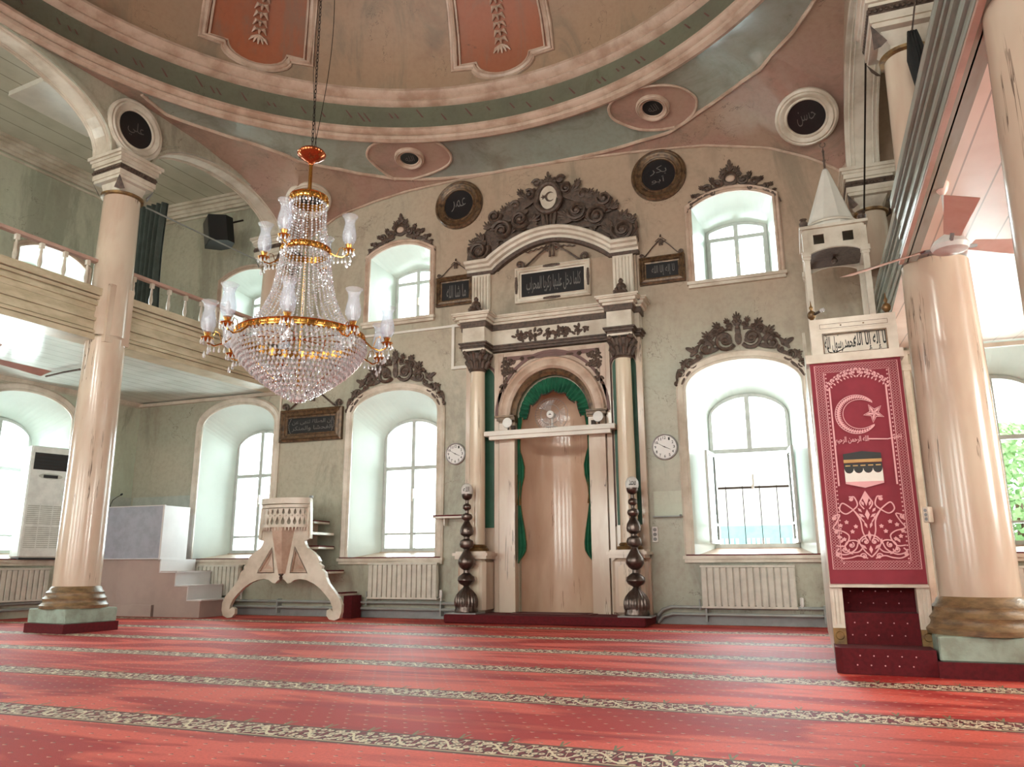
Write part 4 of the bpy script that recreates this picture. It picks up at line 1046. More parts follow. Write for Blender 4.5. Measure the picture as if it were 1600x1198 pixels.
def vroundel(px, py, r, lab, fm, txt, ell=None):
    h, nrm, _, _ = BV.ray_cast(EYEV, ray(px, py).normalized())
    if nrm.dot(ray(px, py)) > 0: nrm = -nrm
    yv = -nrm; xv = Vector((0, 0, 1)).cross(-yv)
    if xv.length < .2: xv = Vector((1, 0, 0))
    xv = xv.normalized()
    if xv.x < 0 and abs(nrm.y) > abs(nrm.x): xv = -xv
    zv = xv.cross(yv).normalized()
    if zv.z < 0: zv = -zv
    xv = yv.cross(zv).normalized()
    T = Matrix(((xv.x, yv.x, zv.x, h.x), (xv.y, yv.y, zv.y, h.y), (xv.z, yv.z, zv.z, h.z), (0, 0, 0, 1)))
    roundel(T, r, lab, '', fm, txt, grp=G_); return T
vroundel(1260, 182, .45, 'round calligraphy board in a cream moulding on the vault above the pulpit spire', 'cream', 'حسن')
vroundel(482, 312, .42, 'round board in a cream moulding on the vault right behind the chandelier top', 'cream', 'حسين')
for px, py, lab in ((640, 245, 'small oval board low on the vault, left above the carved crest'), (1020, 166, 'small oval board on the vault above the right dark roundel')):
    T = vroundel(px, py, .27, lab, 'pinkcream', 'الله')
# keyhole shaped mouldings round the two oval boards
for i, (cx, cy, rx, ry, pts) in enumerate(((640, 246, 66, 32, [(618, 279), (600, 268), (585, 256), (574, 243), (576, 230), (590, 221), (612, 215), (640, 213), (668, 216), (690, 225), (704, 240), (703, 252), (690, 262), (668, 271), (642, 279)]), (1020, 166, 70, 36, [(1054, 197), (1030, 201), (1003, 201), (980, 195), (958, 184), (951, 170), (956, 157), (970, 146), (992, 137), (1020, 132), (1048, 132), (1070, 138), (1086, 150), (1088, 163), (1082, 177), (1072, 187)]))):
    m = MB(); vaultline(m, smoothpx(pts, 6), .024, .02); tag(m.build('trim_%d' % (23+i), 'pinkcream', smooth=True), kind='structure')
    m = MB(); C0 = hitv(cx, cy)
    vsx = [C0-Vector((0, 0, .009))]
    ring = []
    ring = smoothpx(pts, 3)
    def hv(x, y):
        for k in range(12):
            h = hitv(x, y)
            if h: return h
            x += (cx-x)*.06; y += (cy-y)*.06
    K = 6
    for k in range(1, K+1):
        for j, q in enumerate(smoothpx(pts, 3)):
            qx = cx+(q[0]-cx)*k/K; qy = cy+(q[1]-cy)*k/K; h = hv(qx, qy); vsx.append(h-Vector((0, 0, .009)))
    nn = len(ring); fs = [(0, 1+j, 1+(j+1) % nn) for j in range(nn)]
    for k in range(K-1): fs += [(1+k*nn+j, 1+k*nn+(j+1) % nn, 1+(k+1)*nn+(j+1) % nn, 1+(k+1)*nn+j) for j in range(nn)]
    m.add(vsx, fs); tag(m.build('trim_%d' % (25+i), 'vault', smooth=True), kind='structure')
# ---------------------------------------------------------------- carved crests over the windows and the niche
CG = 'carved brown crests over the windows'
def crestlow(c, lab, k=1.):
    R = thing('carved_crest', lab, 'carving', (c, D, 3.6), CG); T = Matrix.Translation((c, D, 0)); m = MB(T)
    sym(m, [('s', .2, 4.24, .16, -2.6, 1.6, .034), ('s', .2, 4.24, .2, 2.2, -.45, .02), ('l', 0, 4.16, .2, .12, pi/2), ('l', 0, 4.3, .16, .1, pi/2),
            ('s', .5, 4.14, .13, .6, 1.4, .03), ('s', .74, 3.93, .1, 3.4, 1.3, .026), ('s', .9, 3.76, .075, .9, 1.2, .024), ('s', .97, 3.62, .045, 3.4, 1., .02),
            ('l', .36, 4.33, .22, .1, -.5), ('l', .6, 4.2, .22, .08, -.9), ('l', .8, 4.0, .2, .07, -1.1), ('l', .93, 3.84, .16, .06, -1.3), ('l', .96, 3.7, .13, .05, -1.5),
            ('l', .1, 4.2, .3, .14, .6), ('l', .3, 4.12, .28, .1, -.2), ('l', .35, 4.2, .24, .12, .3), ('l', .46, 4.28, .2, .1, 2.2), ('l', .56, 4.02, .24, .09, -.6), ('l', .72, 3.86, .2, .08, -.9), ('l', .66, 4.1, .16, .08, .5), ('s', .62, 4.03, .06, 2, 1, .02), ('l', .84, 3.72, .16, .06, -1.1), ('s', .33, 4.38, .07, 0, 1.2, .022), ('a', .42, 4.3, .16, .7), ('a', .62, 4.1, .14, .4), ('a', .8, 3.92, .12, .3), ('a', .28, 4.44, .14, .9)], -.03)
    m.build('scrollwork', 'brown', R, True)
    m = MB(T)
    sym(m, [('r', 0, 4.52, .075), ('r', .12, 4.46, .055), ('r', .24, 4.42, .05), ('r', .34, 4.37, .05), ('r', .44, 4.3, .045), ('a', 0, 4.55, .13, pi/2), ('a', .14, 4.5, .1, 1.2), ('l', 0, 4.4, .14, .07, pi/2), ('r', .53, 4.24, .035)], -.055)
    m.build('blossoms', 'brown', R, True)
crestlow(-6.72, 'wide carved brown crest over the tall window left of the niche')
crestlow(-.74, 'wide carved brown crest over the tall window right of the niche')
def crestup(c, lab, dz=0):
    R = thing('carved_crest', lab, 'carving', (c, D, 6.6), CG); T = Matrix.Translation((c, D, dz)); m = MB(T)
    sym(m, [('s', .2, 6.95, .085, 2.6, 1.5, .026), ('s', .37, 6.88, .075, .6, 1.4, .024), ('s', .52, 6.78, .06, 3.4, 1.3, .022), ('s', .65, 6.66, .045, .6, 1.1, .018),
            ('l', .12, 6.86, .2, .07, -.2), ('l', .3, 6.82, .2, .07, -.35), ('l', .46, 6.75, .2, .06, -.5), ('l', .6, 6.66, .16, .05, -.8), ('l', .7, 6.56, .1, .03, -1.2),
            ('l', .1, 6.94, .2, .09, .3), ('l', .2, 6.84, .2, .08, .1), ('l', .34, 6.78, .18, .07, 0), ('l', .5, 6.7, .16, .06, -.2), ('s', .3, 6.79, .05, 2, 1, .018), ('r', .28, 6.98, .04), ('r', .44, 6.9, .035), ('r', .57, 6.8, .03), ('a', .27, 7.0, .1, .9), ('a', .44, 6.9, .09, .7), ('a', .58, 6.78, .08, .6)], -.03)
    m.build('scrollwork', 'brown', R, True)
    m = MB(T); sym(m, [('a', 0, 7.13, .16, pi/2), ('a', .08, 7.1, .12, 1.0), ('l', 0, 7.2, .13, .07, pi/2), ('r', .14, 7.06, .045)], -.04); m.build('palmette', 'brown', R, True)
    m = MB(T); m.lathe([(.12, 0), (.13, -.04), (.1, -.06), (.09, -.03), (0, -.035)], (0, 0, 7.0), 24, ax='y'); b = m.build('round_boss', 'brown', R, True)
    m = MB(T); m.ell((0, -.035, 7.0), (.075, .02, .06), 0, 12, 8); m.build('boss_face', 'pinkcream', b, True)
crestup(-6.7, 'small carved brown crest over the upper window left of the niche', .02)
crestup(-.68, 'small carved brown crest over the upper window right of the niche', -.06)
# large crest on the pediment
R = thing('carved_crest', 'huge carved brown crest with a crescent and star shield on the pediment above the niche', 'carving', (XC, D, 6.1)); T = Matrix.Translation((XC, D, 0)); m = MB(T)
Y0 = -.085
sym(m, [('s', 1.3, 6.3, .2, 2.8, 1.8, .05), ('s', 1.3, 6.3, .25, .5, -.5, .03), ('s', .86, 6.62, .19, .4, 1.7, .048), ('s', 1.0, 6.92, .13, 3.0, 1.5, .042), ('s', .52, 6.78, .17, 3.6, 1.6, .045), ('s', .34, 7.22, .1, 1.0, 1.4, .035), ('s', .22, 7.44, .08, .3, 1.4, .03),
        ('s', 1.5, 6.1, .07, 1.5, 1., .03), ('s', .62, 7.08, .1, .2, 1.2, .035),
        ('l', 1.1, 6.42, .5, .2, 2.5), ('l', 1.05, 6.78, .5, .17, 2.7), ('l', .7, 6.72, .4, .2, -.6), ('l', .72, 6.95, .5, .16, 2.75), ('l', .4, 6.95, .4, .18, -.3), ('l', .2, 6.6, .5, .16, .35), ('l', .5, 6.52, .5, .13, -.05), ('l', .95, 6.4, .4, .14, -.5), ('l', 1.42, 6.42, .3, .09, -1.3),
        ('l', 1.2, 6.5, .3, .15, -.9), ('l', .3, 7.1, .35, .15, .1), ('l', .55, 7.1, .3, .12, -.3), ('l', .8, 6.98, .34, .1, -.2), ('l', .25, 7.35, .25, .1, -.8),
        ('a', .6, 6.9, .24, .5), ('a', .95, 6.7, .24, .8), ('a', 1.25, 6.5, .22, .9), ('a', .4, 7.15, .22, .7), ('a', .75, 6.55, .22, 1.8), ('a', .35, 6.72, .22, 2.6), ('a', 1.05, 6.35, .2, 2.0), ('a', .95, 6.88, .2, 1.2), ('a', .7, 7.05, .16, .8),
        ('a', 1.38, 6.42, .2, .8), ('a', 1.12, 6.72, .18, 1.0), ('a', .82, 6.98, .16, 1.2), ('a', .5, 7.28, .14, 1.0), ('s', 1.42, 6.55, .06, 2.5, 1, .02), ('r', 1.12, 6.2, .08), ('r', .78, 6.44, .07), ('l', .06, 6.5, .4, .07, 1.4), ('l', .02, 6.5, .4, .05, 1.5), ('l', 1.52, 6.3, .25, .05, -1.5)], Y0)
m.build('scrollwork', 'brown', R, True)
for sd_ in (1, -1): m = MB(T); sym(m, [('s', 1.3, 6.3, .2, 2.8, 1.8, .036), ('s', .86, 6.62, .19, .4, 1.7, .036), ('s', 1.0, 6.92, .13, 3.0, 1.5, .03), ('s', .52, 6.78, .17, 3.6, 1.6, .034), ('s', .34, 7.22, .1, 1.0, 1.4, .028), ('r', 1.3, 6.3, .07), ('r', .86, 6.62, .06), ('r', .52, 6.78, .055)], -.15, sides=(sd_,)); m.build('raised_scrolls', 'brown', R, True)
m = MB(T)
m.prism([(.0, 7.5), (.35, 7.3), (.75, 7.0), (1.05, 6.9), (1.35, 6.55), (1.5, 6.25), (1.45, 6.14), (1.06, 6.14), (.8, 6.35), (.4, 6.53), (0, 6.56), (-.4, 6.53), (-.8, 6.35), (-1.06, 6.14), (-1.45, 6.14), (-1.5, 6.25), (-1.35, 6.55), (-1.05, 6.9), (-.75, 7.0), (-.35, 7.3)], -.03, 0); m.build('backing', 'brown', R)
m = MB(T); m.tube([(.23*cos(a)*(1 if sin(a) < 0 else .9), -.11, 7.12+.27*sin(a)) for a in [2*pi*i/28 for i in range(28)]], .05, 8, closed=True)
sym(m, [('a', 0, 7.42, .16, pi/2), ('r', 0, 7.45, .07), ('l', 0, 7.52, .1, .06, pi/2), ('s', .12, 7.42, .06, 0, 1.2, .025)], -.1); m.build('shield_frame', 'brown', R, True)
m = MB(T); m.prism([(.16*cos(a)*(1 if sin(a) > -.2 else .92), 7.12+.22*sin(a)) for a in [2*pi*i/24 for i in range(24)]], -.11, -.05); sh = m.build('shield', 'cream', R)
m = MB(T)
cr = [(.04+.075*cos(a), 7.13+.075*sin(a)) for a in [radians(40+280*i/20) for i in range(21)]]+[(.058+.058*cos(a), 7.13+.058*sin(a)) for a in [radians(310-260*i/18) for i in range(19)]]
cr = [(-x+.07, z) for x, z in cr]; cr = [(2*.03-x, z) for x, z in cr]; cr = [(.035+(x-.035)*1.15-.0, 7.13+(z-7.13)*1.25) for x, z in cr]
cr = [(.045-.075*cos(a)*-1-.0, 7.13+.075*sin(a)) for a in []] or cr
m.prism(cr, -.116, -.109)
def star(cx, cz, r, k=.42, n=5, rot=0): return [(cx+(r if i % 2 == 0 else r*k)*cos(rot+pi*i/n), cz+(r if i % 2 == 0 else r*k)*sin(rot+pi*i/n)) for i in range(2*n)]
m.prism(star(-.085, 7.14, .055, .42, 5, pi), -.116, -.109); m.build('crescent_and_star', 'brown', sh)

# ---------------------------------------------------------------- inscription boards
def panel(x0, x1, z0, z1, lab, fm, fw, txts, grp, bow=.45, lines=1, side=False, cart=False, dy=0):
    T = Matrix.Translation((0, D-dy, 0))
    c = (x0+x1)/2; w = (x1-x0)/2
    R = thing('inscription_board', lab, 'inscription', (c, D, z0), grp)
    path = [(x0, z0), (x0, z1), (x1, z1), (x1, z0)]
    m = MB(T); m.mold(path, [(0, .0), (0, .07), (-fw*.25, .085), (-fw*.4, .06), (-fw*.7, .07), (-fw*.8, .045), (-fw, .04), (-fw, 0)], True); m.build('frame', fm, R)
    m = MB(T); m.box(x0+fw*.8, x1-fw*.8, -.03, -.005, z0+fw*.8, z1-fw*.8); b = m.build('board', 'black', R)
    m = MB(T); iz0, iz1 = z0+fw, z1-fw; h = (iz1-iz0)
    for i, t in enumerate(txts):
        n = len(txts); a = iz0+h*(.12+.8*(n-1-i)/n); textmesh(m, arab(t), x0+fw+.09, x1-fw-.06, a, a+h*.72/n, -.032, .006)
    m.build('lettering', 'pale', R)
    if cart:
        m = MB(T)
        for sg, xx in ((1, x0+fw+.07), (-1, x1-fw-.07)): m.tube([(xx-sg*.05*sin(pi*t/12)+.006*(-1)**t, -.034, iz0+.01+(h-.02)*t/12) for t in range(13)], .008, 4)
        m.build('cartouche_lines', 'pale', b)
    if side:
        for sx, sz, hor in ((c, z1-.03, 1), (c, z0+.03, 1), (x0+.03, (z0+z1)/2, 0), (x1-.03, (z0+z1)/2, 0)):
            m = MB(T)
            for q in range(9):
                o = (q-4)*.032; m.ell((sx+(o if hor else 0), -.085, sz+(0 if hor else o)), (.03, .015, .022+.012*(4-abs(q-4))/4), 0 if hor else pi/2, 6, 4)
            m.build('frame_ornament', 'brown', R)
    # ribbon bow with tassels and two volutes on the top edge
    m = MB(T); zt = z1+bow; k = w/.7
    for sg in (1, -1):
        m.tube([(c, -.03, zt-.03), (c+sg*w*.35, -.03, z1+(zt-z1)*.55), (c+sg*w*.68, -.03, z1+.05), (c+sg*w*.74, -.03, z1+.03)], .018*k, 5)
        m.tube([(c+sg*.02, -.035, zt-.02), (c+sg*.1*k, -.035, zt-.04), (c+sg*.17*k, -.035, zt-.13*k), (c+sg*.08*k, -.035, zt-.17*k), (c+sg*.03*k, -.035, zt-.05)], .013*k, 5)
        spiral(m, c+sg*w*.88, z1+.07*k, .09*k, -pi/2 if sg > 0 else -pi/2, 1.3, -sg, .025*k, -.035)
    m.tube([(c, -.03, zt+.04), (c, -.04, zt)], [.01, .03*k], 5)
    m.build('ribbon', 'brown', R, True)
    m = MB(T)
    for dx in (-.035*k, .035*k): m.tube([(c+dx*.6, -.035, zt-.04), (c+dx, -.04, zt-.17*k), (c+dx, -.04, zt-.28*k)], [.01, .014, .026*k], 6)
    m.build('tassels', 'brown', R, True)
    return R
R = panel(-4.38, -3.04, 5.24, 5.88, 'wide black inscription board in a cream frame under the bowed pediment', 'cream', .11, ['كلما دخل عليها زكريا المحراب'], None, .42, side=True, dy=.04)
m = MB(Matrix.Translation((XC, D, 0)))
for sg in (1, -1): m.tube([(sg*(.05+.05*i), -.05, 6.24+.012*(-1)**i-.008*i) for i in range(9)], .012, 5)
m.build('ribbon_tail', 'brown', R, True)
panel(-5.92, -5.17, 5.38, 5.93, 'small black inscription board left of the left fluted pilaster', 'brownfr', .11, ['ما شاء الله'.replace('ء', '')], 'small inscription boards flanking the pediment', .3)
panel(-2.22, -1.48, 5.3, 5.77, 'small black inscription board right of the right fluted pilaster', 'brownfr', .11, ['لا إله إلا الله'], 'small inscription boards flanking the pediment', .34)
panel(-9.13, -7.78, 3.1, 3.71, 'large black inscription board in a moulded brown frame hanging below the chandelier', 'brownfr', .16, ['إن الصلاة تنهى عن', 'الفحشا والمنكر'], None, .42, cart=True)

# ---------------------------------------------------------------- radiators and pipes
def radiator(T, x0, x1, z0, z1, lab, y=-.16):
    P = T @ Vector(((x0+x1)/2, y, z0)); R = thing('radiator', lab, 'radiator', P, 'panel radiators under the windows')
    m = MB(T); n = max(6, round((x1-x0)/.092)); w = (x1-x0)/n
    for i in range(n): m.bbox(x0+i*w+.009, x0+(i+1)*w-.009, y, y+.035, z0, z1-.03, .006)
    m.box(x0, x1, y+.03, y+.09, z0+.02, z1-.04); m.build('slatted_panel', 'radiator', R)
    m = MB(T); m.box(x0-.005, x1+.005, y-.005, y+.11, z1-.03, z1); m.box(x0-.005, x1+.005, y-.002, y+.1, z0-.02, z0+.01); m.build('top_grille', 'radiator', R)
    m = MB(T); m.tube([(x1+.03, y+.05, z0+.02), (x1+.06, y+.05, z0), (x1+.06, y+.05, .27)], .013, 6); m.lathe([(.0, .13), (.025, .12), (.028, .04), (.018, 0), (0, 0)], (x1+.06, y+.05, z0+.01), 12); m.build('valve', 'plastic', R, True)
    m = MB(T); m.tube([(x0-.04, y+.05, z0+.1), (x0-.04, y+.05, .2)], .013, 6); m.build('inlet_pipe', 'pipe', R, True)
radiator(TQ, -10.86, -9.76, .36, .88, 'cream slatted radiator behind the lectern pulpit, below the left window')
radiator(TQ, -7.06, -5.76, .33, .9, 'cream slatted radiator below the tall window left of the niche')
radiator(TQ, -1.5, -.2, .26, .84, 'cream slatted radiator below the tall window right of the niche')
radiator(TQ, 2.3, 3.6, .28, .82, 'cream slatted radiator seen right of the thick peeling column')
radiator(TLW, 1.6, 3.3, .3, .84, 'cream slatted radiator at the left edge below the air conditioner')
def pipes(T, x0, x1, lab, bend=None):
    R = thing('heating_pipes', lab, 'pipes', T @ Vector((x0, -.08, .1)), 'heating pipes along the skirting')
    for z, nm in ((.25, 'upper_pipe'), (.15, 'lower_pipe')):
        m = MB(T); pts = [(x0, -.1, z), (x1, -.1, z)]
        if bend == 'l': pts = [(x0-.25, -.02, z-.12), (x0-.2, -.1, z-.12), (x0-.13, -.1, z-.04), (x0, -.1, z), (x1, -.1, z)]
        if bend == 'r': pts = pts+[(x1+.2, -.1, z), (x1+.3, -.06, z-.03)]
        m.tube(pts, .024, 8); m.build(nm, 'pipe', R, True)
    x = x0+.5
    while x < x1: m = MB(T); m.box(x-.012, x+.012, -.13, 0, .05, .29); m.build('pipe_bracket', 'pipe', R); x += 1.6
pipes(TQ, -11.0, -5.45, 'grey heating pipes low on the wall left of the niche', 'r')
pipes(TQ, -1.95, 4.7, 'grey heating pipes low on the wall right of the niche', 'l')
pipes(TLW, .3, 9, 'grey heating pipes low on the left side wall')
# little shelves, sockets, ducts
R = thing('wall_shelf', 'narrow bracket shelf with a red top left of the left candlestick', 'shelf', (-5.57, D, 1.64))
m = MB(TQ); m.box(-5.83, -5.3, -.2, 0, 1.62, 1.65); m.box(-5.66, -5.64, -.14, 0, 1.5, 1.62); m.build('board', 'white', R)
m = MB(TQ); m.box(-5.83, -5.3, -.205, 0, 1.65, 1.672); m.build('shelf_cover', 'redc', R)
m = MB(TQ); m.box(-2.17, -1.74, -.1, 0, 1.555, 1.572); m.lathe([(0, 0), (.02, -.01), (.0, -.04)], (-1.75, -.1, 1.575), 8, ax='y'); tag(m.build('wall_ledge', 'pipe'), 'thin grey ledge below the patched plaster right of the niche', 'shelf')
m = MB(TQ); m.box(-2.16, -1.72, -.006, -.001, 1.58, 1.95); tag(m.build('plaster_patch', 'aislewall'), 'greenish repair patch on the wall above the thin ledge', 'patch')
def socket(T, x, z, lab):
    R = thing('power_socket', lab, 'socket', T @ Vector((x, 0, z)), 'triple power sockets'); m = MB(T); m.bbox(x-.045, x+.045, -.03, 0, z-.12, z+.12, .008); m.build('cover', 'plastic', R)
    for q in (-.07, 0, .07): m = MB(T); m.lathe([(.028, -.032), (.02, -.0305), (0, -.0305)], (x, 0, z+q), 12, ax='y'); m.build('outlet', 'slate', R)
socket(TQ, -2.16, 1.3, 'triple power socket beside the right column of the niche')
R = thing('cable_duct', 'white cable trunking framing the wall left of the niche cornice', 'cable duct', (-5.5, D, 4.2))
m = MB(TQ); m.box(-7.4, -5.5, -.03, 0, 4.98, 5.02); m.build('long_run', 'white', R)
m = MB(TQ); m.mold([(-5.55, 4.2), (-5.55, 4.97), (-5.2, 4.97)], [(0, 0), (0, .05), (.05, .05), (.05, 0)]); m.mold([(-5.55, 4.2), (-5.2, 4.2)], [(0, 0), (0, .05), (.05, .05), (.05, 0)]); m.build('box_frame', 'white', R)
m = MB(TQ); m.box(-5.52, -5.45, -.03, 0, .4, 4.18); m.build('down_run', 'white', R) if False else None

# ---------------------------------------------------------------- kursu: lectern pulpit with scrolled legs
KY = 11.15
KT = Matrix.Translation((onY(437, 950, KY).x, KY, 0)); KS = 1/4.99
def kp(cx, cy):
    p = onY(330+cx*KS, 740+cy*KS, KY); return p.x-KT.translation.x, p.z
R = thing('lectern_pulpit', 'cream wooden lectern pulpit with a rounded lattice rail and two scrolled legs', 'pulpit', (KT.translation.x, KY, 0))
rt = [(775, 160), (775, 440), (770, 470), (745, 482), (728, 486), (735, 515), (752, 545), (790, 572), (830, 610), (848, 645), (840, 662), (868, 685), (862, 708), (890, 735), (897, 775), (915, 820), (960, 880), (1000, 935), (1018, 985), (1015, 1045), (1000, 1090), (960, 1108), (920, 1100), (898, 1070), (902, 1030), (925, 1015), (945, 1035), (950, 1040), (945, 1000), (925, 950), (890, 905), (850, 860), (800, 820), (740, 793), (690, 785), (650, 793), (620, 815), (595, 820), (580, 800)]
half = [kp(*q) for q in rt]; zmin = min(z for x, z in half); half = [(x, (z-zmin)*1.0+.003) for x, z in half]
mid = kp(552, 780); mz = kp(552, 782)[1]-zmin
poly = half+[(.02, mz)]+[(-.02, mz)]+[(-x, z) for x, z in reversed(half)]
tri = [kp(655, 545), kp(745, 733), kp(618, 733)]; tri = [(x, z-zmin) for x, z in tri]
m = MB(KT); m.prism(poly, 0, .07, [tri, [(-x, z) for x, z in tri][::-1]]); m.build('scrolled_front', 'cream', R)
for sg in (1, -1):
    m = MB(KT); cx = sum(p[0] for p in tri)/3*sg; cz = sum(p[1] for p in tri)/3
    m.prism([(p[0]*sg, p[1]) for p in tri], .05, .06); 
    m.mold([(p[0]*sg, p[1]) for p in tri], [(-.012, -.05), (-.012, 0), (.012, 0), (.012, -.05)], True)
    m.add([(cx+(p[0]*sg-cx)*.55, .05, cz+(p[1]-cz)*.55) for p in tri]+[(cx, .02, cz)], [(0, 1, 3), (1, 2, 3), (2, 0, 3)]); m.build('triangle_panel', 'pinkcream', R)
zt = kp(590, 160)[1]-zmin; rr_ = abs(kp(775, 200)[0])
def half_drum(m, r, z0, z1, th=.03):
    m.lathe([(r, z0), (r, z1), (r-th, z1), (r-th, z0), (r, z0)], (0, .07, 0), 30, pi, 2*pi)
z_ = lambda cy: kp(590, cy)[1]-zmin
m = MB(KT @ Matrix.Diagonal((1, .55, 1, 1))); half_drum(m, rr_+.0, z_(205), zt, .05); half_drum(m, rr_-.02, z_(235), z_(212), .04); m.build('top_rail', 'cream', R, True)
r = rr_-.03; n = 13; zA, zB, zC = z_(235), z_(296), z_(372)
la = MB(); hs = []
for i in range(n):
    u = pi*r*(i+.5)/n; w = pi*r/n*.34
    hs.append([(u, zB+.012), (u+w*.8, zB+(zA-zB)*.35), (u+w*.5, zB+(zA-zB)*.65), (u, zA-.012), (u-w*.5, zB+(zA-zB)*.65), (u-w*.8, zB+(zA-zB)*.35)])
    hs.append([(u, zC+.006), (u+w*.75, zC+(zB-zC)*.2), (u+w, zC+(zB-zC)*.4), (u+w*.3, zC+(zB-zC)*.75), (u, zB-.012), (u-w*.3, zC+(zB-zC)*.75), (u-w, zC+(zB-zC)*.4), (u-w*.75, zC+(zB-zC)*.2)])
    v = pi*r*i/n
    if i: hs.append([(v, zB-.012), (v+w*.35, zB), (v, zB+.012), (v-w*.35, zB)])
rim_ = [(pi*r*k/26, zC) for k in range(27)]+[(pi*r*k/26, zA) for k in range(26, -1, -1)]
la.prism(rim_, 0, .022, hs)
m = MB(KT @ Matrix.Diagonal((1, .55, 1, 1))); m.v = [m.T @ Vector(((r-v.y)*cos(pi+v.x/r), .07+(r-v.y)*sin(pi+v.x/r), v.z)) for v in la.v]; m.f = la.f; m.fm = la.fm
m.build('lattice', 'cream', R)
m = MB(KT @ Matrix.Diagonal((1, .55, 1, 1))); half_drum(m, r+.02, z_(385), z_(365), .05)
for i in range(22): a = pi+pi*(i+.5)/22; m.tube([(r*cos(a), .07+r*sin(a), z_(382)), (r*cos(a), .07+r*sin(a), z_(412))], [.02, .006], 5)
m.build('fringe_rail', 'cream', R)
m = MB(KT @ Matrix.Diagonal((1, .55, 1, 1))); half_drum(m, r-.03, z_(380), z_(290), .01); m.build('lattice_backing', 'pinkcream', R) if False else None
m = MB(KT)
w1, w2 = abs(kp(655, 400)[0]), abs(kp(580, 740)[0]); z1_, z2_ = z_(385), z_(742)
m.add([(-w1, 0, z1_), (-w1*.5, -.22, z1_), (w1*.5, -.22, z1_), (w1, 0, z1_), (-w2, 0, z2_), (-w2*.5, -.05, z2_), (w2*.5, -.05, z2_), (w2, 0, z2_)], [(0, 1, 5, 4), (1, 2, 6, 5), (2, 3, 7, 6), (4, 5, 6, 7), (3, 2, 1, 0)])
m.build('tapered_corbel', 'pinkcream', R)
m = MB(KT); m.lathe([(0, -.12), (.02, -.1), (.03, -.06), (.015, -.04), (.04, -.02), (.04, 0)], (0, -.02, z2_), 10); m.build('pendant', 'brown', R, True)
m = MB(KT)
for sg in (1, -1): m.box(min(sg*(rr_-.04), sg*rr_), max(sg*(rr_-.04), sg*rr_), -.015, .085, z_(470), z_(235)); 
m.box(-rr_, rr_, .07, .75, z_(420)-.04, z_(420)); m.box(-rr_, -rr_+.04, .07, .75, z_(420), z_(205)); m.build('body', 'cream', R)
m = MB(KT)
for (pz, px) in ((1.62, 502), (1.19, 511), (.78, 528), (.42, 550)):
    xr = onY(px, 850, 11.75).x-KT.translation.x; m.box(.85 if pz < .5 else .0, xr, .35, .82, pz-.05, pz-.015)
m.build('step_board', 'cream', R)
m = MB(KT)
for (pz, px) in ((1.62, 502), (1.19, 511), (.78, 528), (.42, 550)):
    xr = onY(px, 850, 11.75).x-KT.translation.x; m.box(.85 if pz < .5 else .0, xr+.005, .345, .82, pz-.015, pz+.005)
m.build('step_carpet', 'redc', R)
m = MB(KT); m.box(-.1, .12, .3, .8, .75, 1.57); m.build('stair_core', 'pinkcream', R); m = MB(KT); m.box(.9, 1.06, .5, .8, .003, .37); m.build('bottom_block', 'redc', R)
m = MB(KT); m.lathe([(0, .05), (.03, .045), (.035, .01), (.02, 0)], (rr_-.06, .1, zt), 10); m.build('knob', 'slate', R, True)
# ================================================================== chandelier
CZ = {}
CHR = thing('chandelier', 'large crystal chandelier with brass bands and glass shades hanging from the dome', 'chandelier', (DC.x, DC.y, 2.27))
CT = Matrix.Translation(DC)
def octa(m, x, y, z, r, h):
    t = (x*37+y*91+z*53) % 1.57; c, s = r*cos(t), r*sin(t); m.add([(x+c, y+s, z), (x-s, y+c, z), (x-c, y-s, z), (x+s, y-c, z), (x, y, z+h), (x, y, z-h)], [(0, 1, 4), (1, 2, 4), (2, 3, 4), (3, 0, 4), (1, 0, 5), (2, 1, 5), (3, 2, 5), (0, 3, 5)])
def drop(m, x, y, z, r=.012, L=.05): 
    m.lathe([(0, 0), (r*.35, -L*.25), (r, -L*.7), (r*.7, -L*.92), (0, -L)], (x, y, z), 6)
ztop = DZ+DH-.05
m = MB(CT); L = .055; n = int((ztop-4.75)/(L*.78))
for i in range(n):
    z = 4.75+i*L*.78; fl = i % 2
    pts = [((.011*cos(a)) if fl else 0, 0 if fl else .011*cos(a), z+L/2+L*.5*sin(a)) for a in [2*pi*k/8 for k in range(8)]]
    m.tube(pts, .0042, 3, closed=True)
tag(m.build('chain', 'chain', CHR), kind='stuff')
rt0 = Vector((.807, .59, 0)); m = MB(CT); m.tube([(.03+.05*sin(z*1.9)+.03*sin(z*.7), 0, z) for z in [4.7+.12*i for i in range(65)]], .0035, 4); m.tube([(.02+.12*sin((z-4.7)*1.1)*rt0.x, .12*sin((z-4.7)*1.1)*rt0.y, z) for z in [4.7+.1*i for i in range(50)]], .0045, 4); m.build('cable', 'chain', CHR)
m = MB(CT); m.lathe([(0, 4.74), (.03, 4.73), (.06, 4.71), (.12, 4.69), (.135, 4.665), (.125, 4.64), (.07, 4.6), (.03, 4.575), (.02, 4.55)], (0, 0, 0), 32); m.build('canopy_disc', 'copper', CHR, True)
m = MB(CT); m.lathe([(.018, 4.58), (.018, 4.2)], (0, 0, 0), 12); m.tube([(0, 0, 4.25), (0, 0, 2.4)], .012, 6); m.build('stem', 'brass', CHR, True)
def bandring(z, r, h, nm, n=30):
    m = MB(CT); m.lathe([(r-.005, z+h/2), (r+.012, z+h/2-.006), (r+.004, z+h*.3), (r+.008, z), (r+.004, z-h*.3), (r+.012, z-h/2+.006), (r-.005, z-h/2), (r-.005, z+h/2)], (0, 0, 0), 48)
    for i in range(n): a = 2*pi*i/n; m.ell(((r+.008)*cos(a), (r+.008)*sin(a), z), (.01, .01, h*.28), 0, 5, 4)
    m.build(nm, 'brass', CHR, True)
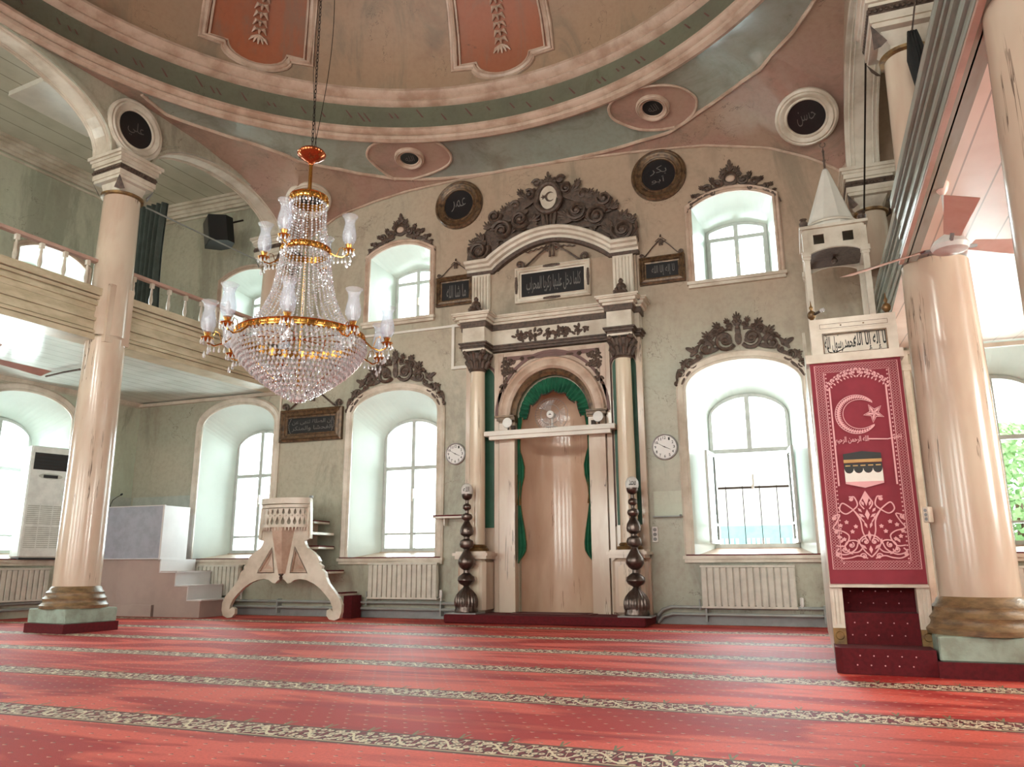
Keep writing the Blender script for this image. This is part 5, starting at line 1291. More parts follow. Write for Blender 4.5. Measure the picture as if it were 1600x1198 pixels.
bandring(4.19, .165, .07, 'top_band', 20); bandring(3.68, .215, .06, 'middle_band', 26); bandring(2.84, .56, .075, 'main_band', 52)
m = MB(CT)
for z, r in ((4.14, .17), (3.62, .22), (2.79, .565)):
    k = int(2*pi*r/.03)
    for i in range(k): a = 2*pi*i/k; octa(m, r*cos(a), r*sin(a), z-.01, .01, .018)
prof = [(4.16, .16), (3.95, .165), (3.72, .2)]; prof2 = [(3.64, .215), (3.4, .25), (3.25, .28), (3.1, .34), (3.0, .4), (2.93, .46), (2.88, .53)]
for pr, ns in ((prof, 26), (prof2, 40)):
    zz, r0 = pr[0]; L = 0; pts = []
    rev = [(a, b) for a, b in reversed(pr)]; z = zz
    while z > pr[-1][0]:
        r = interp(rev, z); pts.append((r, z)); r2 = interp(rev, z-.01); z -= .027/sqrt(1+((r2-r)/.01)**2)
    for s_ in range(ns):
        a = 2*pi*s_/ns
        for r, z in pts: octa(m, r*cos(a), r*sin(a), z, .0115, .0125)
tag(m.build('bead_strands', 'crystal', CHR), kind='stuff')
m = MB(CT); random.seed(2)
bz = [(2.8, .575), (2.75, .56), (2.69, .525), (2.63, .475), (2.57, .42), (2.51, .35), (2.46, .28), (2.41, .21), (2.36, .13), (2.32, .05)]
rb = [(a, b) for a, b in reversed(bz)]; z = 2.8; row = 0
while z > 2.31:
    r = interp(rb, z); k = max(5, int(2*pi*r/.042))
    for i in range(k):
        a = 2*pi*(i+.5*(row % 2))/k; x, y = r*cos(a), r*sin(a)
        octa(m, x, y, z, .015, .015); drop(m, x*1.01, y*1.01, z-.014, .013, .045)
    z -= .034; row += 1
for i in range(12): a = 2*pi*i/12; drop(m, .06*cos(a), .06*sin(a), 2.33, .016, .06)
drop(m, 0, 0, 2.33, .026, .07)
tag(m.build('crystal_bowl', 'crystal', CHR), kind='stuff')
m = MB(CT); m.lathe([(.5, 2.77), (.47, 2.66), (.38, 2.54), (.24, 2.43), (.08, 2.34)], (0, 0, 0), 30); 
for i in range(12):
    a = 2*pi*i/12; m.tube([(.55*cos(a), .55*sin(a), 2.8), (.43*cos(a), .43*sin(a), 2.6), (.2*cos(a), .2*sin(a), 2.42)], .004, 4)
for i in range(10):
    a = 2*pi*i/10; m.tube([(.02*cos(a), .02*sin(a), 2.84), (.55*cos(a), .55*sin(a), 2.84)], .006, 4)
m.f = m.f[30*4:]; m.fm = m.fm[30*4:]
m.build('inner_frame', 'brass', CHR)
tc = Vector((-DC.x, -DC.y, 0)).normalized(); rtv = Vector((-tc.y, tc.x, 0))
def arm(ang, R, zb, zr, r0, tilt=0, k=1.):
    d = tc*cos(ang)+rtv*sin(ang)
    def P(r, z): return (d.x*r, d.y*r, z)
    m = MB(CT); z0 = zb-.08
    m.tube([P(r0, zr), P(r0+(R-r0)*.35, zr-.07*k), P(r0+(R-r0)*.7, zr-.10*k), P(R-.01, z0-.02), P(R, z0+.03)], [.009, .008, .008, .008, .008], 6)
    m.tube([P(r0+(R-r0)*.4, zr-.08*k), P(r0+(R-r0)*.55, zr+.02), P(r0+(R-r0)*.7, zr+.03), P(r0+(R-r0)*.75, zr-.01)], .004, 5)
    A_ = m.build('arm', 'brass', CHR, True)
    m = MB(CT); m.lathe([(.0, -.09), (.018, -.08), (.05, -.06), (.055, -.05), (.03, -.045), (.022, -.035), (.03, -.01), (.034, .0)], (d.x*R, d.y*R, zb), 14); m.build('cup', 'brass', A_, True)
    T2 = CT @ Matrix.Translation((d.x*R, d.y*R, zb)) @ (Matrix.Rotation(tilt, 4, tc) if tilt else TID)
    m = MB(T2); m.lathe([(.03, -.01), (.045, .01), (.063, .05), (.066, .09), (.058, .14), (.047, .185), (.046, .215), (.056, .25), (.07, .272), (.074, .278), (.068, .276), (.052, .25), (.042, .215), (.043, .185), (.054, .14), (.062, .09), (.059, .05), (.04, .01)], (0, 0, 0), 22); m.build('glass_shade', 'shade', A_, True)
    m = MB(T2); m.lathe([(.012, -.02), (.014, .04), (.02, .07), (.02, .095), (.009, .13), (0, .145)], (0, 0, 0), 8); m.build('candle_bulb', 'plastic', A_, True)
    m = MB(CT)
    for q in range(9):
        b = 2*pi*q/9; drop(m, d.x*R+.05*cos(b), d.y*R+.05*sin(b), zb-.058, .011, .05)
    for t in (.3, .5, .7, .85):
        r = r0+(R-r0)*t; drop(m, d.x*r, d.y*r, zr-.1*k, .012, .06); octa(m, d.x*r, d.y*r, zr-.1*k+.01, .009, .012)
    for q in range(4): b = 2*pi*q/4; drop(m, d.x*R+.02*cos(b), d.y*R+.02*sin(b), zb-.12-.02*q, .013, .06)
    m.build('pendants', 'crystal', A_)
for k in range(9): arm(radians(71.5-40*k), .78, 2.84, 2.82, .57, .28 if k == 5 else 0)
for k in range(4): arm(radians(63-90*k), .42, 3.71, 3.66, .22, 0, .7)

# ================================================================== pulpit (minbar)
MY = 7.45; X0, X1 = .155, .9
MR = thing('pulpit', 'tall narrow cream pulpit with red carpeted stairs and a white spire beside the peeling column', 'pulpit', (.53, 8.9, 0))
TQ7 = Matrix.Translation((0, MY, 0))
m = MB(); m.vprism([(.14+.05, 7.1), (.87, 7.1), (.87, 7.46), (.14, 7.46), (.14, 7.15)], .003, .2); m.build('bottom_step', 'redc', MR)
sn = 11; kz = 3.0; y0s, y1s = 7.46, 10.1
for i in range(sn):
    a = y0s+(y1s-y0s)*i/sn; z = .2+(kz-.2)*(i+1)/sn; m = MB(); m.box(X0+.07, X1-.07, a, a+(y1s-y0s)/sn, .2+(kz-.2)*i/sn-.1, z); m.build('stair_step', 'redc', MR)
N = NT('minbar_step'); 
def studs(m, x0, x1, z0, z1, y, k=0):
    for r in range(2):
        for q in range(5): x = x0+(x1-x0)*(q+.5+.25*(r+k))/5.6; m.ell((x, y, z0+(z1-z0)*(.3+.4*r)), (.006, .002, .006), 0, 5, 4)
m = MB(); 
for (a, b, y) in ((.02, .2, 7.098), (.2, .45, 7.458), (.45, .7, 7.458+.24)): studs(m, X0+.09, X1-.09, a, b, y)
m.build('carpet_dots', 'bpink', MR)
for xa, xb in ((X0-.01, X0+.09), (X1-.085, X1+.015)):
    m = MB(); m.box(xa, xb, MY-.03, MY+.09, .2, .33); m.lathe([(.03, -.04), (.035, -.035), (.03, -.03)], ((xa+xb)/2, MY, .27), 14, ax='y'); m.box(xa-.005, xb+.005, MY-.035, MY+.09, .18, .2); m.box(xa+.02, xb-.02, MY-.035, MY+.05, .01, .18); m.build('post_foot', 'gilt', MR)
    m = MB(); m.box(xa, xb, MY-.02, MY+.09, .33, .67)
    for q in range(3): x = xa+.022+q*.028; m.box(x-.008, x+.008, MY-.03, MY-.015, .37, .66)
    m.box(xa, xb, MY+.0, MY+.09, .67, 2.7); m.build('door_post', 'cream', MR)
m = MB(); m.box(X0-.01, X1+.01, MY-.06, MY+.02, .665, .695); m.build('banner_rail', 'cream', MR)
m = MB()
m.prism([(X0+.03, 2.7), (X1+.01, 2.7), (X1+.01, 3.06), (X0+.03, 3.06)], MY-.03, MY+.09, [[(.285, 2.72), (.825, 2.72), (.825, 2.92), (.285, 2.92)]])
m.box(X0-.03, X1+.03, MY-.1, MY+.1, 2.63, 2.71); m.box(.25, .86, MY-.035, MY-.029, 2.95, 3.02); m.build('door_head', 'cream', MR)
m = MB(); m.mold([(.285, 2.72), (.285, 2.92), (.825, 2.92), (.825, 2.72)], [(0, -(MY-.03)), (0, -(MY-.034)), (-.012, -(MY-.034)), (-.012, -(MY+.02))], True)
for a, b in (((.27, 2.965), (.84, 2.965)), ((.27, 3.005), (.84, 3.005))): m.box(a[0], b[0], MY-.038, MY-.034, a[1]-.0015, a[1]+.0015)
m.box(.27, .2735, MY-.038, MY-.034, 2.965, 3.005); m.box(.8365, .84, MY-.038, MY-.034, 2.965, 3.005)
for x in (.45, .64): m.ell((x, MY-.037, 2.985), (.008, .003, .008), 0, 6, 4)
m.build('inset_lines', 'brownfr', MR)
m = MB(); m.box(.28, .83, MY+.0, MY+.01, 2.71, 2.93); b = m.build('inscription_field', 'cream', MR)
m = MB(); textmesh(m, arab('محمد رسول الله'), .3, .56, 2.74, 2.895, MY-.002, .02); textmesh(m, arab('لا إله إلا الله'), .545, .815, 2.735, 2.915, MY-.002, .02)
m.tube([(.32, MY-.002, 2.80), (.33, MY-.002, 2.75), (.37, MY-.002, 2.735), (.44, MY-.002, 2.76), (.5, MY-.002, 2.80)], [.002, .005, .006, .004, .002], 4)
for x, z in ((.32, 2.9), (.32, 2.87), (.61, 2.905), (.7, 2.92), (.42, 2.9)): m.box(x-.004, x+.004, MY-.003, MY-.002, z-.004, z+.004)
m.build('lettering', 'ink', b)
for x, dz in ((X0+.06, 0), (X1-.05, 0)):
    m = MB(); m.lathe([(.02, 0), (.014, .02), (.035, .04), (.042, .07), (.03, .095), (.01, .11), (.016, .125), (.018, .14), (.007, .16), (.003, .2), (0, .21)], (x, MY+.03, 3.06), 14); m.build('turned_finial', 'gilt', MR, True)
# side walls of the stair
for x in (X0+.0, X1-.04):
    m = MB(Matrix(((0, 1, 0, x), (1, 0, 0, 0), (0, 0, 1, 0), (0, 0, 0, 1)))); m.prism([(7.54, .01), (11.4, .01), (11.4, 3.1), (10.1, 3.1), (10.1, 3.7), (7.54, .95)], 0, .035)
    m.build('stair_side', 'cream', MR)
m = MB(); m.box(X0, X1, 10.1, 11.4, 2.9, 3.0); m.build('landing', 'cream', MR)
# kiosk
TK = Matrix.Translation((0, 0, -.14))
KY0, KY1, KX0, KX1 = 10.2, 10.95, .30, 1.0
for i, (x, y) in enumerate(((KX0, KY0), (KX1, KY0), (KX0, KY1), (KX1, KY1))):
    m = MB(TK); m.box(x-.035, x+.035, y-.035, y+.035, 3.0, 5.2); m.box(x-.055, x+.055, y-.055, y+.055, 4.86, 4.93); m.box(x-.045, x+.045, y-.045, y+.045, 4.82, 4.86); m.build('kiosk_post', 'cream', MR)
kx = (KX0+KX1)/2
m = MB(TK)
holes = [[(kx-.25, 5.03), (kx-.12, 5.03), (kx-.12, 5.16), (kx-.25, 5.16)], [(kx+.10, 5.03), (kx+.23, 5.03), (kx+.23, 5.16), (kx+.10, 5.16)]]
ap = [(KX0+.03, 4.72), (KX0+.03, 5.2), (KX1-.03, 5.2), (KX1-.03, 4.72)]+[(kx+.33*cos(pi*i/14)**1 if True else 0, 4.74+.2*sin(pi*i/14)) for i in range(15)]
for y in (KY0, KY1): m.prism([(KX0, 4.86), (KX0, 5.24), (KX1, 5.24), (KX1, 4.86)]+[(kx+.34*cos(pi*i/14), 4.84+.13*sin(pi*i/14)) for i in range(15)], y-.02, y+.02, holes)
for x in (KX0, KX1): m.box(x-.02, x+.02, KY0, KY1, 4.93, 5.24)
m.box(KX0-.06, KX1+.06, KY0-.06, KY1+.06, 5.24, 5.28); m.build('kiosk_canopy', 'cream', MR)
m = MB(TK); m.box(KX0, KX1, KY0, KY1, 4.97, 4.99); m.lathe([(0, -.09), (.03, -.08), (.045, -.05), (.03, -.02), (.015, 0)], (kx, (KY0+KY1)/2, 4.97), 12); m.build('kiosk_ceiling', 'brown', MR)
ky = (KY0+KY1)/2
m = MB(TK); m.lathe([(.33, 5.28), (.335, 5.36), (.325, 5.4), (.3, 5.44), (.05, 6.2), (.03, 6.25), (0, 6.26)], (kx+.0, ky, 0), 10); m.build('spire', 'white', MR)
m = MB(TK); m.lathe([(.345, 5.37), (.35, 5.39), (.33, 5.41)], (kx, ky, 0), 24); m.build('spire_band', 'cream', MR, True)
m = MB(TK); m.lathe([(.03, 6.2), (.035, 6.24), (.014, 6.27), (.014, 6.36), (.022, 6.38), (.012, 6.4), (.012, 6.5), (.02, 6.52), (.006, 6.55), (.0, 6.6)], (kx, ky, 0), 10)
m.tube([(kx+.035*cos(a), ky, 6.62+.035*sin(a)) for a in [radians(110+300*i/12) for i in range(13)]], .006, 5); m.build('spire_finial', 'brown', MR, True)
for x in (KX0, KX1): m = MB(TK); m.lathe([(.02, 0), (.05, .03), (.055, .07), (.03, .1), (.05, .12), (0, .14)], (x, KY0, 5.28), 8); m.build('corner_finial', 'copper' if False else 'brown', MR, True)
R = thing('lamp_holder', 'bare glass bulb on a bracket at the top left post of the pulpit door', 'lamp', (X0+.06, MY-.02, 3.1))
m = MB(); m.tube([(X0+.08, MY, 3.12), (X0+.13, MY, 3.145)], .012, 6); m.build('socket', 'chain', R); m = MB(); m.ell((X0+.155, MY, 3.155), (.025, .02, .02), .3, 10, 8); m.build('bulb', 'shade', R, True)

# ---------------------------------------------------------------- banner
M['goldp'] = plain('gold_print', 'c39a62', .7)
BR = thing('banner', 'long dark red banner with crescent, star and pink floral print hung on the pulpit door', 'banner', (.53, MY-.07, .7))
BX0, BX1, BZ0, BZ1 = X0+.0, X1-.0, .695, 2.635; BY = MY-.075
def wav(x, z): return .006*sin(x*19+z*1.3)*(1-(z-BZ0)/(BZ1-BZ0))+.004*sin(x*31)*(1-(z-BZ0)/(BZ1-BZ0))
m = MB(); m.grid(lambda u, v: (BX0+(BX1-BX0)*u, BY+wav(BX0+(BX1-BX0)*u, BZ0+(BZ1-BZ0)*v), BZ0+(BZ1-BZ0)*v), 40, 60); m.grid(lambda u, v: (BX0+(BX1-BX0)*u, BY+.006+wav(BX0+(BX1-BX0)*u, BZ0+(BZ1-BZ0)*v), BZ0+(BZ1-BZ0)*v), 40, 60); m.build('cloth', 'banner', BR, True)
PY = BY-.012
def bp(px, py): p = onY(px, py, PY); return p.x, p.z
LF = [0]
def nl(): LF[0] = (LF[0]+1) % 220; return LF[0]*1.2e-5
def flatline(m, pts, w, closed=False, lift=0):
    lift += nl()
    n = len(pts); vs = []
    for i in range(n):
        a = Vector(pts[(i-1) % n] if (closed or i) else pts[0]); b = Vector(pts[(i+1) % n] if (closed or i < n-1) else pts[-1]); t = (b-a)
        t = t.normalized() if t.length > 1e-9 else Vector((1, 0)); nn = Vector((-t.y, t.x)); ww = (w[i] if isinstance(w, list) else w)/2
        p = Vector(pts[i]); vs += [(p.x+nn.x*ww, PY-lift, p.y+nn.y*ww), (p.x-nn.x*ww, PY-lift, p.y-nn.y*ww)]
    m.add(vs, [(2*i, 2*i+1, 2*((i+1) % n)+1, 2*((i+1) % n)) for i in range(n if closed else n-1)])
def disc(m, x, z, r, n=8, lift=0):
    lift += nl(); m.add([(x+r*cos(2*pi*i/n), PY-lift, z+r*sin(2*pi*i/n)) for i in range(n)], [tuple(range(n))])
def petal(m, x, z, L, W, a, lift=0):
    lift += nl()
    m.add([(x, PY-lift, z), (x+cos(a)*L*.5-sin(a)*W*.5, PY-lift, z+sin(a)*L*.5+cos(a)*W*.5), (x+cos(a)*L, PY-lift, z+sin(a)*L), (x+cos(a)*L*.5+sin(a)*W*.5, PY-lift, z+sin(a)*L*.5-cos(a)*W*.5)], [(0, 1, 2, 3)])
bx0, bx1, bz0, bz1 = BX0+.035, BX1-.03, BZ0+.12, BZ1-.03
m = MB(); W_ = .075
# lattice border
st = .03
for (xa, xb, za, zb) in ((bx0, bx0+W_, bz0, bz1), (bx1-W_, bx1, bz0, bz1), (bx0+W_, bx1-W_, bz1-W_*.9, bz1), (bx0+W_, bx1-W_, bz0, bz0+W_*.9)):
    nx = max(2, round((xb-xa)/(st*.8))); nz = max(2, round((zb-za)/(st*.8)))
    for i in range(nx):
        for j in range(nz):
            cx = xa+(xb-xa)*(i+.5)/nx; cz = za+(zb-za)*(j+.5)/nz; q = st*.36
            flatline(m, [(cx-q, cz), (cx, cz+q), (cx+q, cz), (cx, cz-q)], .003, True)
for (xa, xb, za, zb) in ((bx0, bx1, bz0, bz1), (bx0+W_, bx1-W_, bz0+W_*.9, bz1-W_*.9)):
    flatline(m, [(xa, za), (xb, za), (xb, zb), (xa, zb)], .006, True)
x = bx0+W_+.012
for side in (0, 1):
    z = bz0+.05
    while z < bz1-.05: disc(m, (bx0+W_+.014) if side == 0 else (bx1-W_-.014), z, .0075, 6); z += .036
m.build('lattice_border', 'bpink', BR)
m = MB()
for xx in (bx0+W_+.035, bx1-W_-.035):
    for k in range(52): z = 2.32-k*.0175; 
    flatline(m, [(xx, 2.4), (xx, 1.52)], .014)
m.build('inner_stripes', 'bpink', BR)
def fspiral(m, x, z, r, a0, turns, w, inner=.12):
    n = max(8, int(16*abs(turns))); flatline(m, [(x+r*(1-(1-inner)*i/n)*cos(a0+2*pi*turns*i/n), z+r*(1-(1-inner)*i/n)*sin(a0+2*pi*turns*i/n)) for i in range(n+1)], [w*(1-.5*i/n) for i in range(n+1)])
    disc(m, x, z, w*1.1)
def mir(fn):
    fn(1); fn(-1)
cxm = (bx0+bx1)/2
m = MB()
for sg in (1, -1):
    for i in range(9):
        t = i/8; x = cxm+sg*(.02+.23*t); z = 2.52-.11*t**2; fspiral(m, x, z, .022, pi/2 if i % 2 else -pi/2, 1.1*sg, .008); petal(m, x, z+.02, .035, .016, pi/2+sg*.8); petal(m, x, z-.02, .03, .016, -pi/2-sg*.6)
m.build('top_floral_arch', 'bpink', BR)
# crescent and star
m = MB(); ccx, ccz = bp(1338, 647); r = .172
for i in range(40):
    a = radians(38+284*i/39); w = .05*sin(pi*(i+.5)/40)**.7+.006; rr2 = r-.0-w*.5
    petal(m, ccx+(rr2-w*.4)*cos(a), ccz+(rr2-w*.4)*sin(a), w, .018, a-.5); petal(m, ccx+(rr2)*cos(a), ccz+(rr2)*sin(a), w*.7, .012, a+1.3)
flatline(m, [(ccx+r*cos(radians(38+284*i/40)), ccz+r*sin(radians(38+284*i/40))) for i in range(41)], .007)
flatline(m, [(ccx+.03*0+(r-.008-.055*sin(pi*i/40)**.7)*cos(radians(38+284*i/40)), ccz+(r-.008-.055*sin(pi*i/40)**.7)*sin(radians(38+284*i/40))) for i in range(41)], .006)
m.build('crescent', 'bpink', BR)
m = MB(); sx, sz = bp(1365.5, 645); P = star(sx, sz, .085, .4, 5, pi+.15); 
flatline(m, P, .008, True)
for i in range(5): a = pi+.15+2*pi*i/5; petal(m, sx, sz, .07, .02, a, .0005)
for i in range(10): petal(m, sx, sz, .035, .008, 2*pi*i/10, .001)
m.build('star', 'bpink', BR)
m = MB(MB().T); tx0, tz0 = bp(1306, 696); tx1, tz1 = bp(1392, 682)
def tm(body, xa, xb, za, zb):
    textmesh(m, arab(body), xa, xb, za, zb, PY, .02)
tm('الله الرحمن الرحيم', tx0, tx0+.27, tz0-.0, tz0+.075); flatline(m, [(tx0+.265, tz0+.045), (tx0+.42, tz0+.035), (tx0+.47, tz0+.045)], [.012, .01, .008]); tm('بسم', tx0+.45, tx0+.53, tz0+.01, tz0+.075)
m.build('printed_lettering', 'bpink', BR)
# cube shrine print
kc, _ = bp(1350, 740)
def kz(py): return bp(1350, py)[1]
def kxx(px): return bp(px, 740)[0]
a, b = kxx(1320), kxx(1380)
def quad(m, x0, x1, z0, z1, rise=0, l=.001):
    l += .0026; m.add([(x0, PY-l, z0), ((x0+x1)/2, PY-l, z0-0), (x1, PY-l, z0), (x1, PY-l, z1), ((x0+x1)/2, PY-l, z1+rise), (x0, PY-l, z1)], [(0, 1, 4, 5), (1, 2, 3, 4)])
m = MB(); quad(m, a, b, kz(718), kz(708), .02); quad(m, a, b, kz(738), kz(723), 0, .001); 
m.build('shrine_black_cover', 'ink', BR)
m = MB(); quad(m, a, b, kz(722), kz(717), 0, .0012)
for q in range(5): x = a+(b-a)*(q+.5)/5; quad(m, x-.02, x+.02, kz(727)-.004, kz(727)+.006, 0, .002)
m.build('gold_bands', 'goldp', BR)
m = MB()
for q in range(4):
    x = a+(b-a)*(q+.5)/4; w = (b-a)/8
    m.add([(x-w, PY-.0055, kz(752)), (x+w, PY-.0055, kz(752)), (x+w, PY-.0055, kz(731))]+[(x+w*cos(pi*k/8), PY-.0055, kz(731)-(kz(731)-kz(739))*sin(pi*k/8)) for k in range(1, 8)]+[(x-w, PY-.0055, kz(731))], [tuple(range(11))])
m.build('white_drapes', 'white', BR)
m = MB(); m.add([(a, PY-.0045, kz(750)), (b, PY-.0045, kz(750)), (b, PY-.0045, kz(755)), ((a+b)/2, PY-.0045, kz(762)), (a, PY-.0045, kz(755))], [(0, 1, 2, 3, 4)]); m.build('shrine_base', 'bpink', BR)
# large floral print below
m = MB(); fc_, fz = bp(1357, 820); fx = lambda px: bp(px, 820)[0]-fc_; 
def F(dx, py): return (dx, bp(1357, py)[1])
for sg in (1, -1):
    X = lambda d: fc_+sg*d
    z = lambda py: F(0, py)[1]
    for L_ in ([(0.0, 768), (.03, 778), (.05, 786), (.02, 795)], [(.03, 815), (.09, 800), (.13, 792), (.19, 785), (.215, 795), (.17, 802), (.11, 796), (.07, 788), (.09, 776), (.12, 776)],
               [(.02, 845), (.05, 830), (.06, 812), (.11, 795)], [(.27, 805), (.22, 803), (.25, 815), (.28, 825), (.2, 830), (.16, 838), (.2, 852), (.27, 852)], [(.0, 870), (.05, 860), (.1, 845), (.17, 845), (.2, 853), (.17, 862), (.1, 862), (.06, 855)],
               [(.0, 835), (.05, 838), (.09, 846), (.12, 858), (.2, 866), (.27, 862), (.25, 856)], [(.03, 872), (.1, 868), (.16, 871), (.22, 872), (.27, 868)]):
        q = smoothpx([(d, py) for d, py in L_], 5); flatline(m, [(X(d), z(py)) for d, py in q], .011)
    for d, py, r, a0 in ((.035, 846, .03, 0), (.12, 779, .022, 1), (.27, 808, .02, 2), (.06, 869, .028, 0), (.2, 858, .03, 3), (.15, 851, .025, 2), (.27, 866, .02, 1)): fspiral(m, X(d), z(py), r, a0 if sg > 0 else pi-a0, 1.3*sg, .011)
    for d, py in ((.17, 815), (.22, 820), (.13, 830), (.24, 838), (.1, 822), (.2, 842), (.26, 830)):
        for k in range(5): petal(m, X(d), z(py), .02, .014, 2*pi*k/5+.3)
    for d, py, L, a in ((.02, 790, .05, 1.2), (.04, 800, .05, .9), (.02, 808, .06, .6), (.01, 825, .06, 1.2), (.03, 858, .06, .8), (.08, 850, .05, 1.3), (.14, 866, .05, .6), (.23, 848, .04, 2.), (.07, 812, .04, 2.2)): petal(m, X(d), z(py), L, .022, a if sg > 0 else pi-a)
petal(m, fc_, F(0, 790)[1], .13, .05, pi/2); petal(m, fc_, F(0, 812)[1], .09, .04, pi/2); petal(m, fc_, F(0, 845)[1], .09, .03, pi/2); petal(m, fc_, F(0, 865)[1], .07, .03, pi/2)
m.build('floral_print', 'bpink', BR)

# ================================================================== left aisle furniture
R = thing('preaching_desk', 'white boxy raised preaching desk with side steps in the left corner', 'desk', (-11.3, 11.4, 0))
yf = 11.0
m = MB(); m.box(-12.5, -10.78, yf, 11.6, 1.0, 1.92); m.build('upper_box', 'lblue', R)
m = MB(); m.box(-10.78, -10.74, yf-.005, 11.62, .97, 1.925); m.box(-12.5, -10.74, yf-.012, yf+.0, .985, 1.0); m.box(-12.5, -10.74, yf-.012, yf+.03, 1.92, 1.935); m.build('white_side', 'podium', R)
m = MB(); m.vprism([(-12.45, yf+.06), (-11.7, yf+.02), (-10.8, yf+.04), (-10.8, 11.86), (-12.45, 11.86)], .2, .99); m.vprism([(-12.5, yf+.02), (-11.7, yf-.02), (-10.84, yf+.0), (-10.84, 11.86), (-12.5, 11.86)], .003, .2); m.build('base', 'podpink', R)
m = MB(); m.prism([(-10.8, .003), (-9.8, .003), (-9.8, .3), (-10.07, .3), (-10.07, .54), (-10.36, .54), (-10.36, .78), (-10.74, .78), (-10.74, .98), (-10.8, .98)], yf+.02, 11.86); m.build('stair_base', 'podpink', R)
for x0, x1, z0, z1 in ((-10.74, -10.35, .76, .985), (-10.37, -10.06, .53, .765), (-10.08, -9.78, .29, .54)):
    m = MB(); m.box(x0-.0, x0+.022, yf+.0, 11.85, z0, z1); m.box(x0, x1+.02, yf-.0, 11.85, z0-.012, z0+.012); m.build('stair_step', 'podium', R)
px_ = onY(172, 792, 11.3)
R = thing('gooseneck_microphone', 'small black gooseneck microphone on top of the white preaching desk', 'microphone', (px_.x, 11.3, 1.92))
T = Matrix.Translation((px_.x, 11.3, 1.92)); m = MB(T); m.tube([(0, 0, .04), (.01, 0, .1), (.05, 0, .17), (.14, 0, .22), (.22, 0, .255)], .007, 6); m.build('neck', 'chain', R, True)
m = MB(T); m.lathe([(.035, 0), (.035, .012), (.012, .02), (.01, .06)], (0, 0, 0), 12); m.build('foot', 'spk', R); m = MB(T); m.ell((.25, 0, .27), (.035, .02, .02), .5, 8, 6); m.build('capsule', 'spk', R, True)
# air conditioner on the left window ledge
acp = onP(52, 872, TLW, .0); a = radians(72)
T = Matrix.Translation((acp.x+.05, acp.y, .985)) @ Matrix.Rotation(a, 4, 'Z')
R = thing('air_conditioner', 'white floor standing air conditioner on the window ledge at the left edge', 'air conditioner', T.translation)
w, d, h = .36, .2, 1.98
m = MB(T); m.bbox(-w, w, -d, d, .03, h, .025); m.build('cabinet', 'acw', R)
m = MB(T); m.box(-w+.02, w-.02, -d+.01, d-.01, 0, .03); m.build('foot', 'spk', R)
m = MB(T); m.box(-w+.06, w-.06, -d-.004, -d+.01, h-.42, h-.12); ou = m.build('outlet', 'spk', R)
m = MB(T)
for i in range(5): m.box(-w+.07, w-.07, -d-.01, -d, h-.40+i*.058, h-.395+i*.058)
m.build('louvre', 'chain', ou)
m = MB(T); m.lathe([(.14, -.0), (.13, -.012), (0, -.014)], (0, -d, 0), 20, ax='y'); m.v = [Vector((v.x, v.y, v.z)) for v in m.v]
m2 = MB(T); n = 20; m2.add([(.2*cos(2*pi*i/n), -d-.008, h-.53+.05*sin(2*pi*i/n)) for i in range(n)], [tuple(range(n))]); m2.build('display_surround', 'grill', R); m2 = MB(T); m2.bbox(-.12, .12, -d-.014, -d-.005, h-.56, h-.505, .004); m2.build('display', 'spk', R)
m = MB(T)
for cx in (-.21, 0, .21):
    for i in range(22):
        if i == 11: continue
        z = .2+i*.034; m.box(cx-.095, cx+.095, -d-.006, -d, z, z+.016)
m.build('intake_grille', 'grill', R)
# loudspeaker high in the corner
sp = onY(341, 363, 11.3); T = Matrix.Translation(sp) @ Matrix.Rotation(radians(-38), 4, 'Z') @ Matrix.Rotation(radians(8), 4, 'X')
R = thing('loudspeaker', 'black loudspeaker hung high in the left gallery corner', 'loudspeaker', sp)
m = MB(T); m.vprism([(-.26, -.22), (.26, -.22), (.3, .1), (.16, .26), (-.16, .26), (-.3, .1)], -.26, .26); m.build('cabinet', 'spk', R)
m = MB(T); m.box(-.23, .23, -.228, -.222, -.23, .23); m.build('grille', 'black', R); m = MB(T); m.tube([(0, .2, .2), (0, .5, .3)], .02, 6); m.build('bracket', 'chain', R)
# tie rod between the two left capitals, curtain, pipes
p1, p2 = onP(228, 324, TL, .12), onP(432, 421, TL, .12)
m = MB(); m.tube([p1, p2], .016, 6); tag(m.build('trim_19', 'pipe'), kind='structure')
cp = onY(232, 400, 9.6)
m = MB(); zt_, zb_ = onY(228, 322, 9.6).z, onY(228, 488, 9.6).z
m.grid(lambda u, v: (cp.x-.33+.62*u*(1-.12*sin(v*3)), 9.6+.05*sin(u*34)*(1-.3*v)+.1*v*(1-v), zb_+(zt_-zb_)*v-.12*(1-u)*0), 60, 20); m.grid(lambda u, v: (cp.x-.33+.62*u*(1-.12*sin(v*3)), 9.63+.05*sin(u*34)*(1-.3*v)+.1*v*(1-v), zb_+(zt_-zb_)*v), 60, 20)
tag(m.build('gallery_curtain', 'curtain', smooth=True), 'dark grey green curtain hanging in the left gallery behind the marbled column', 'curtain')

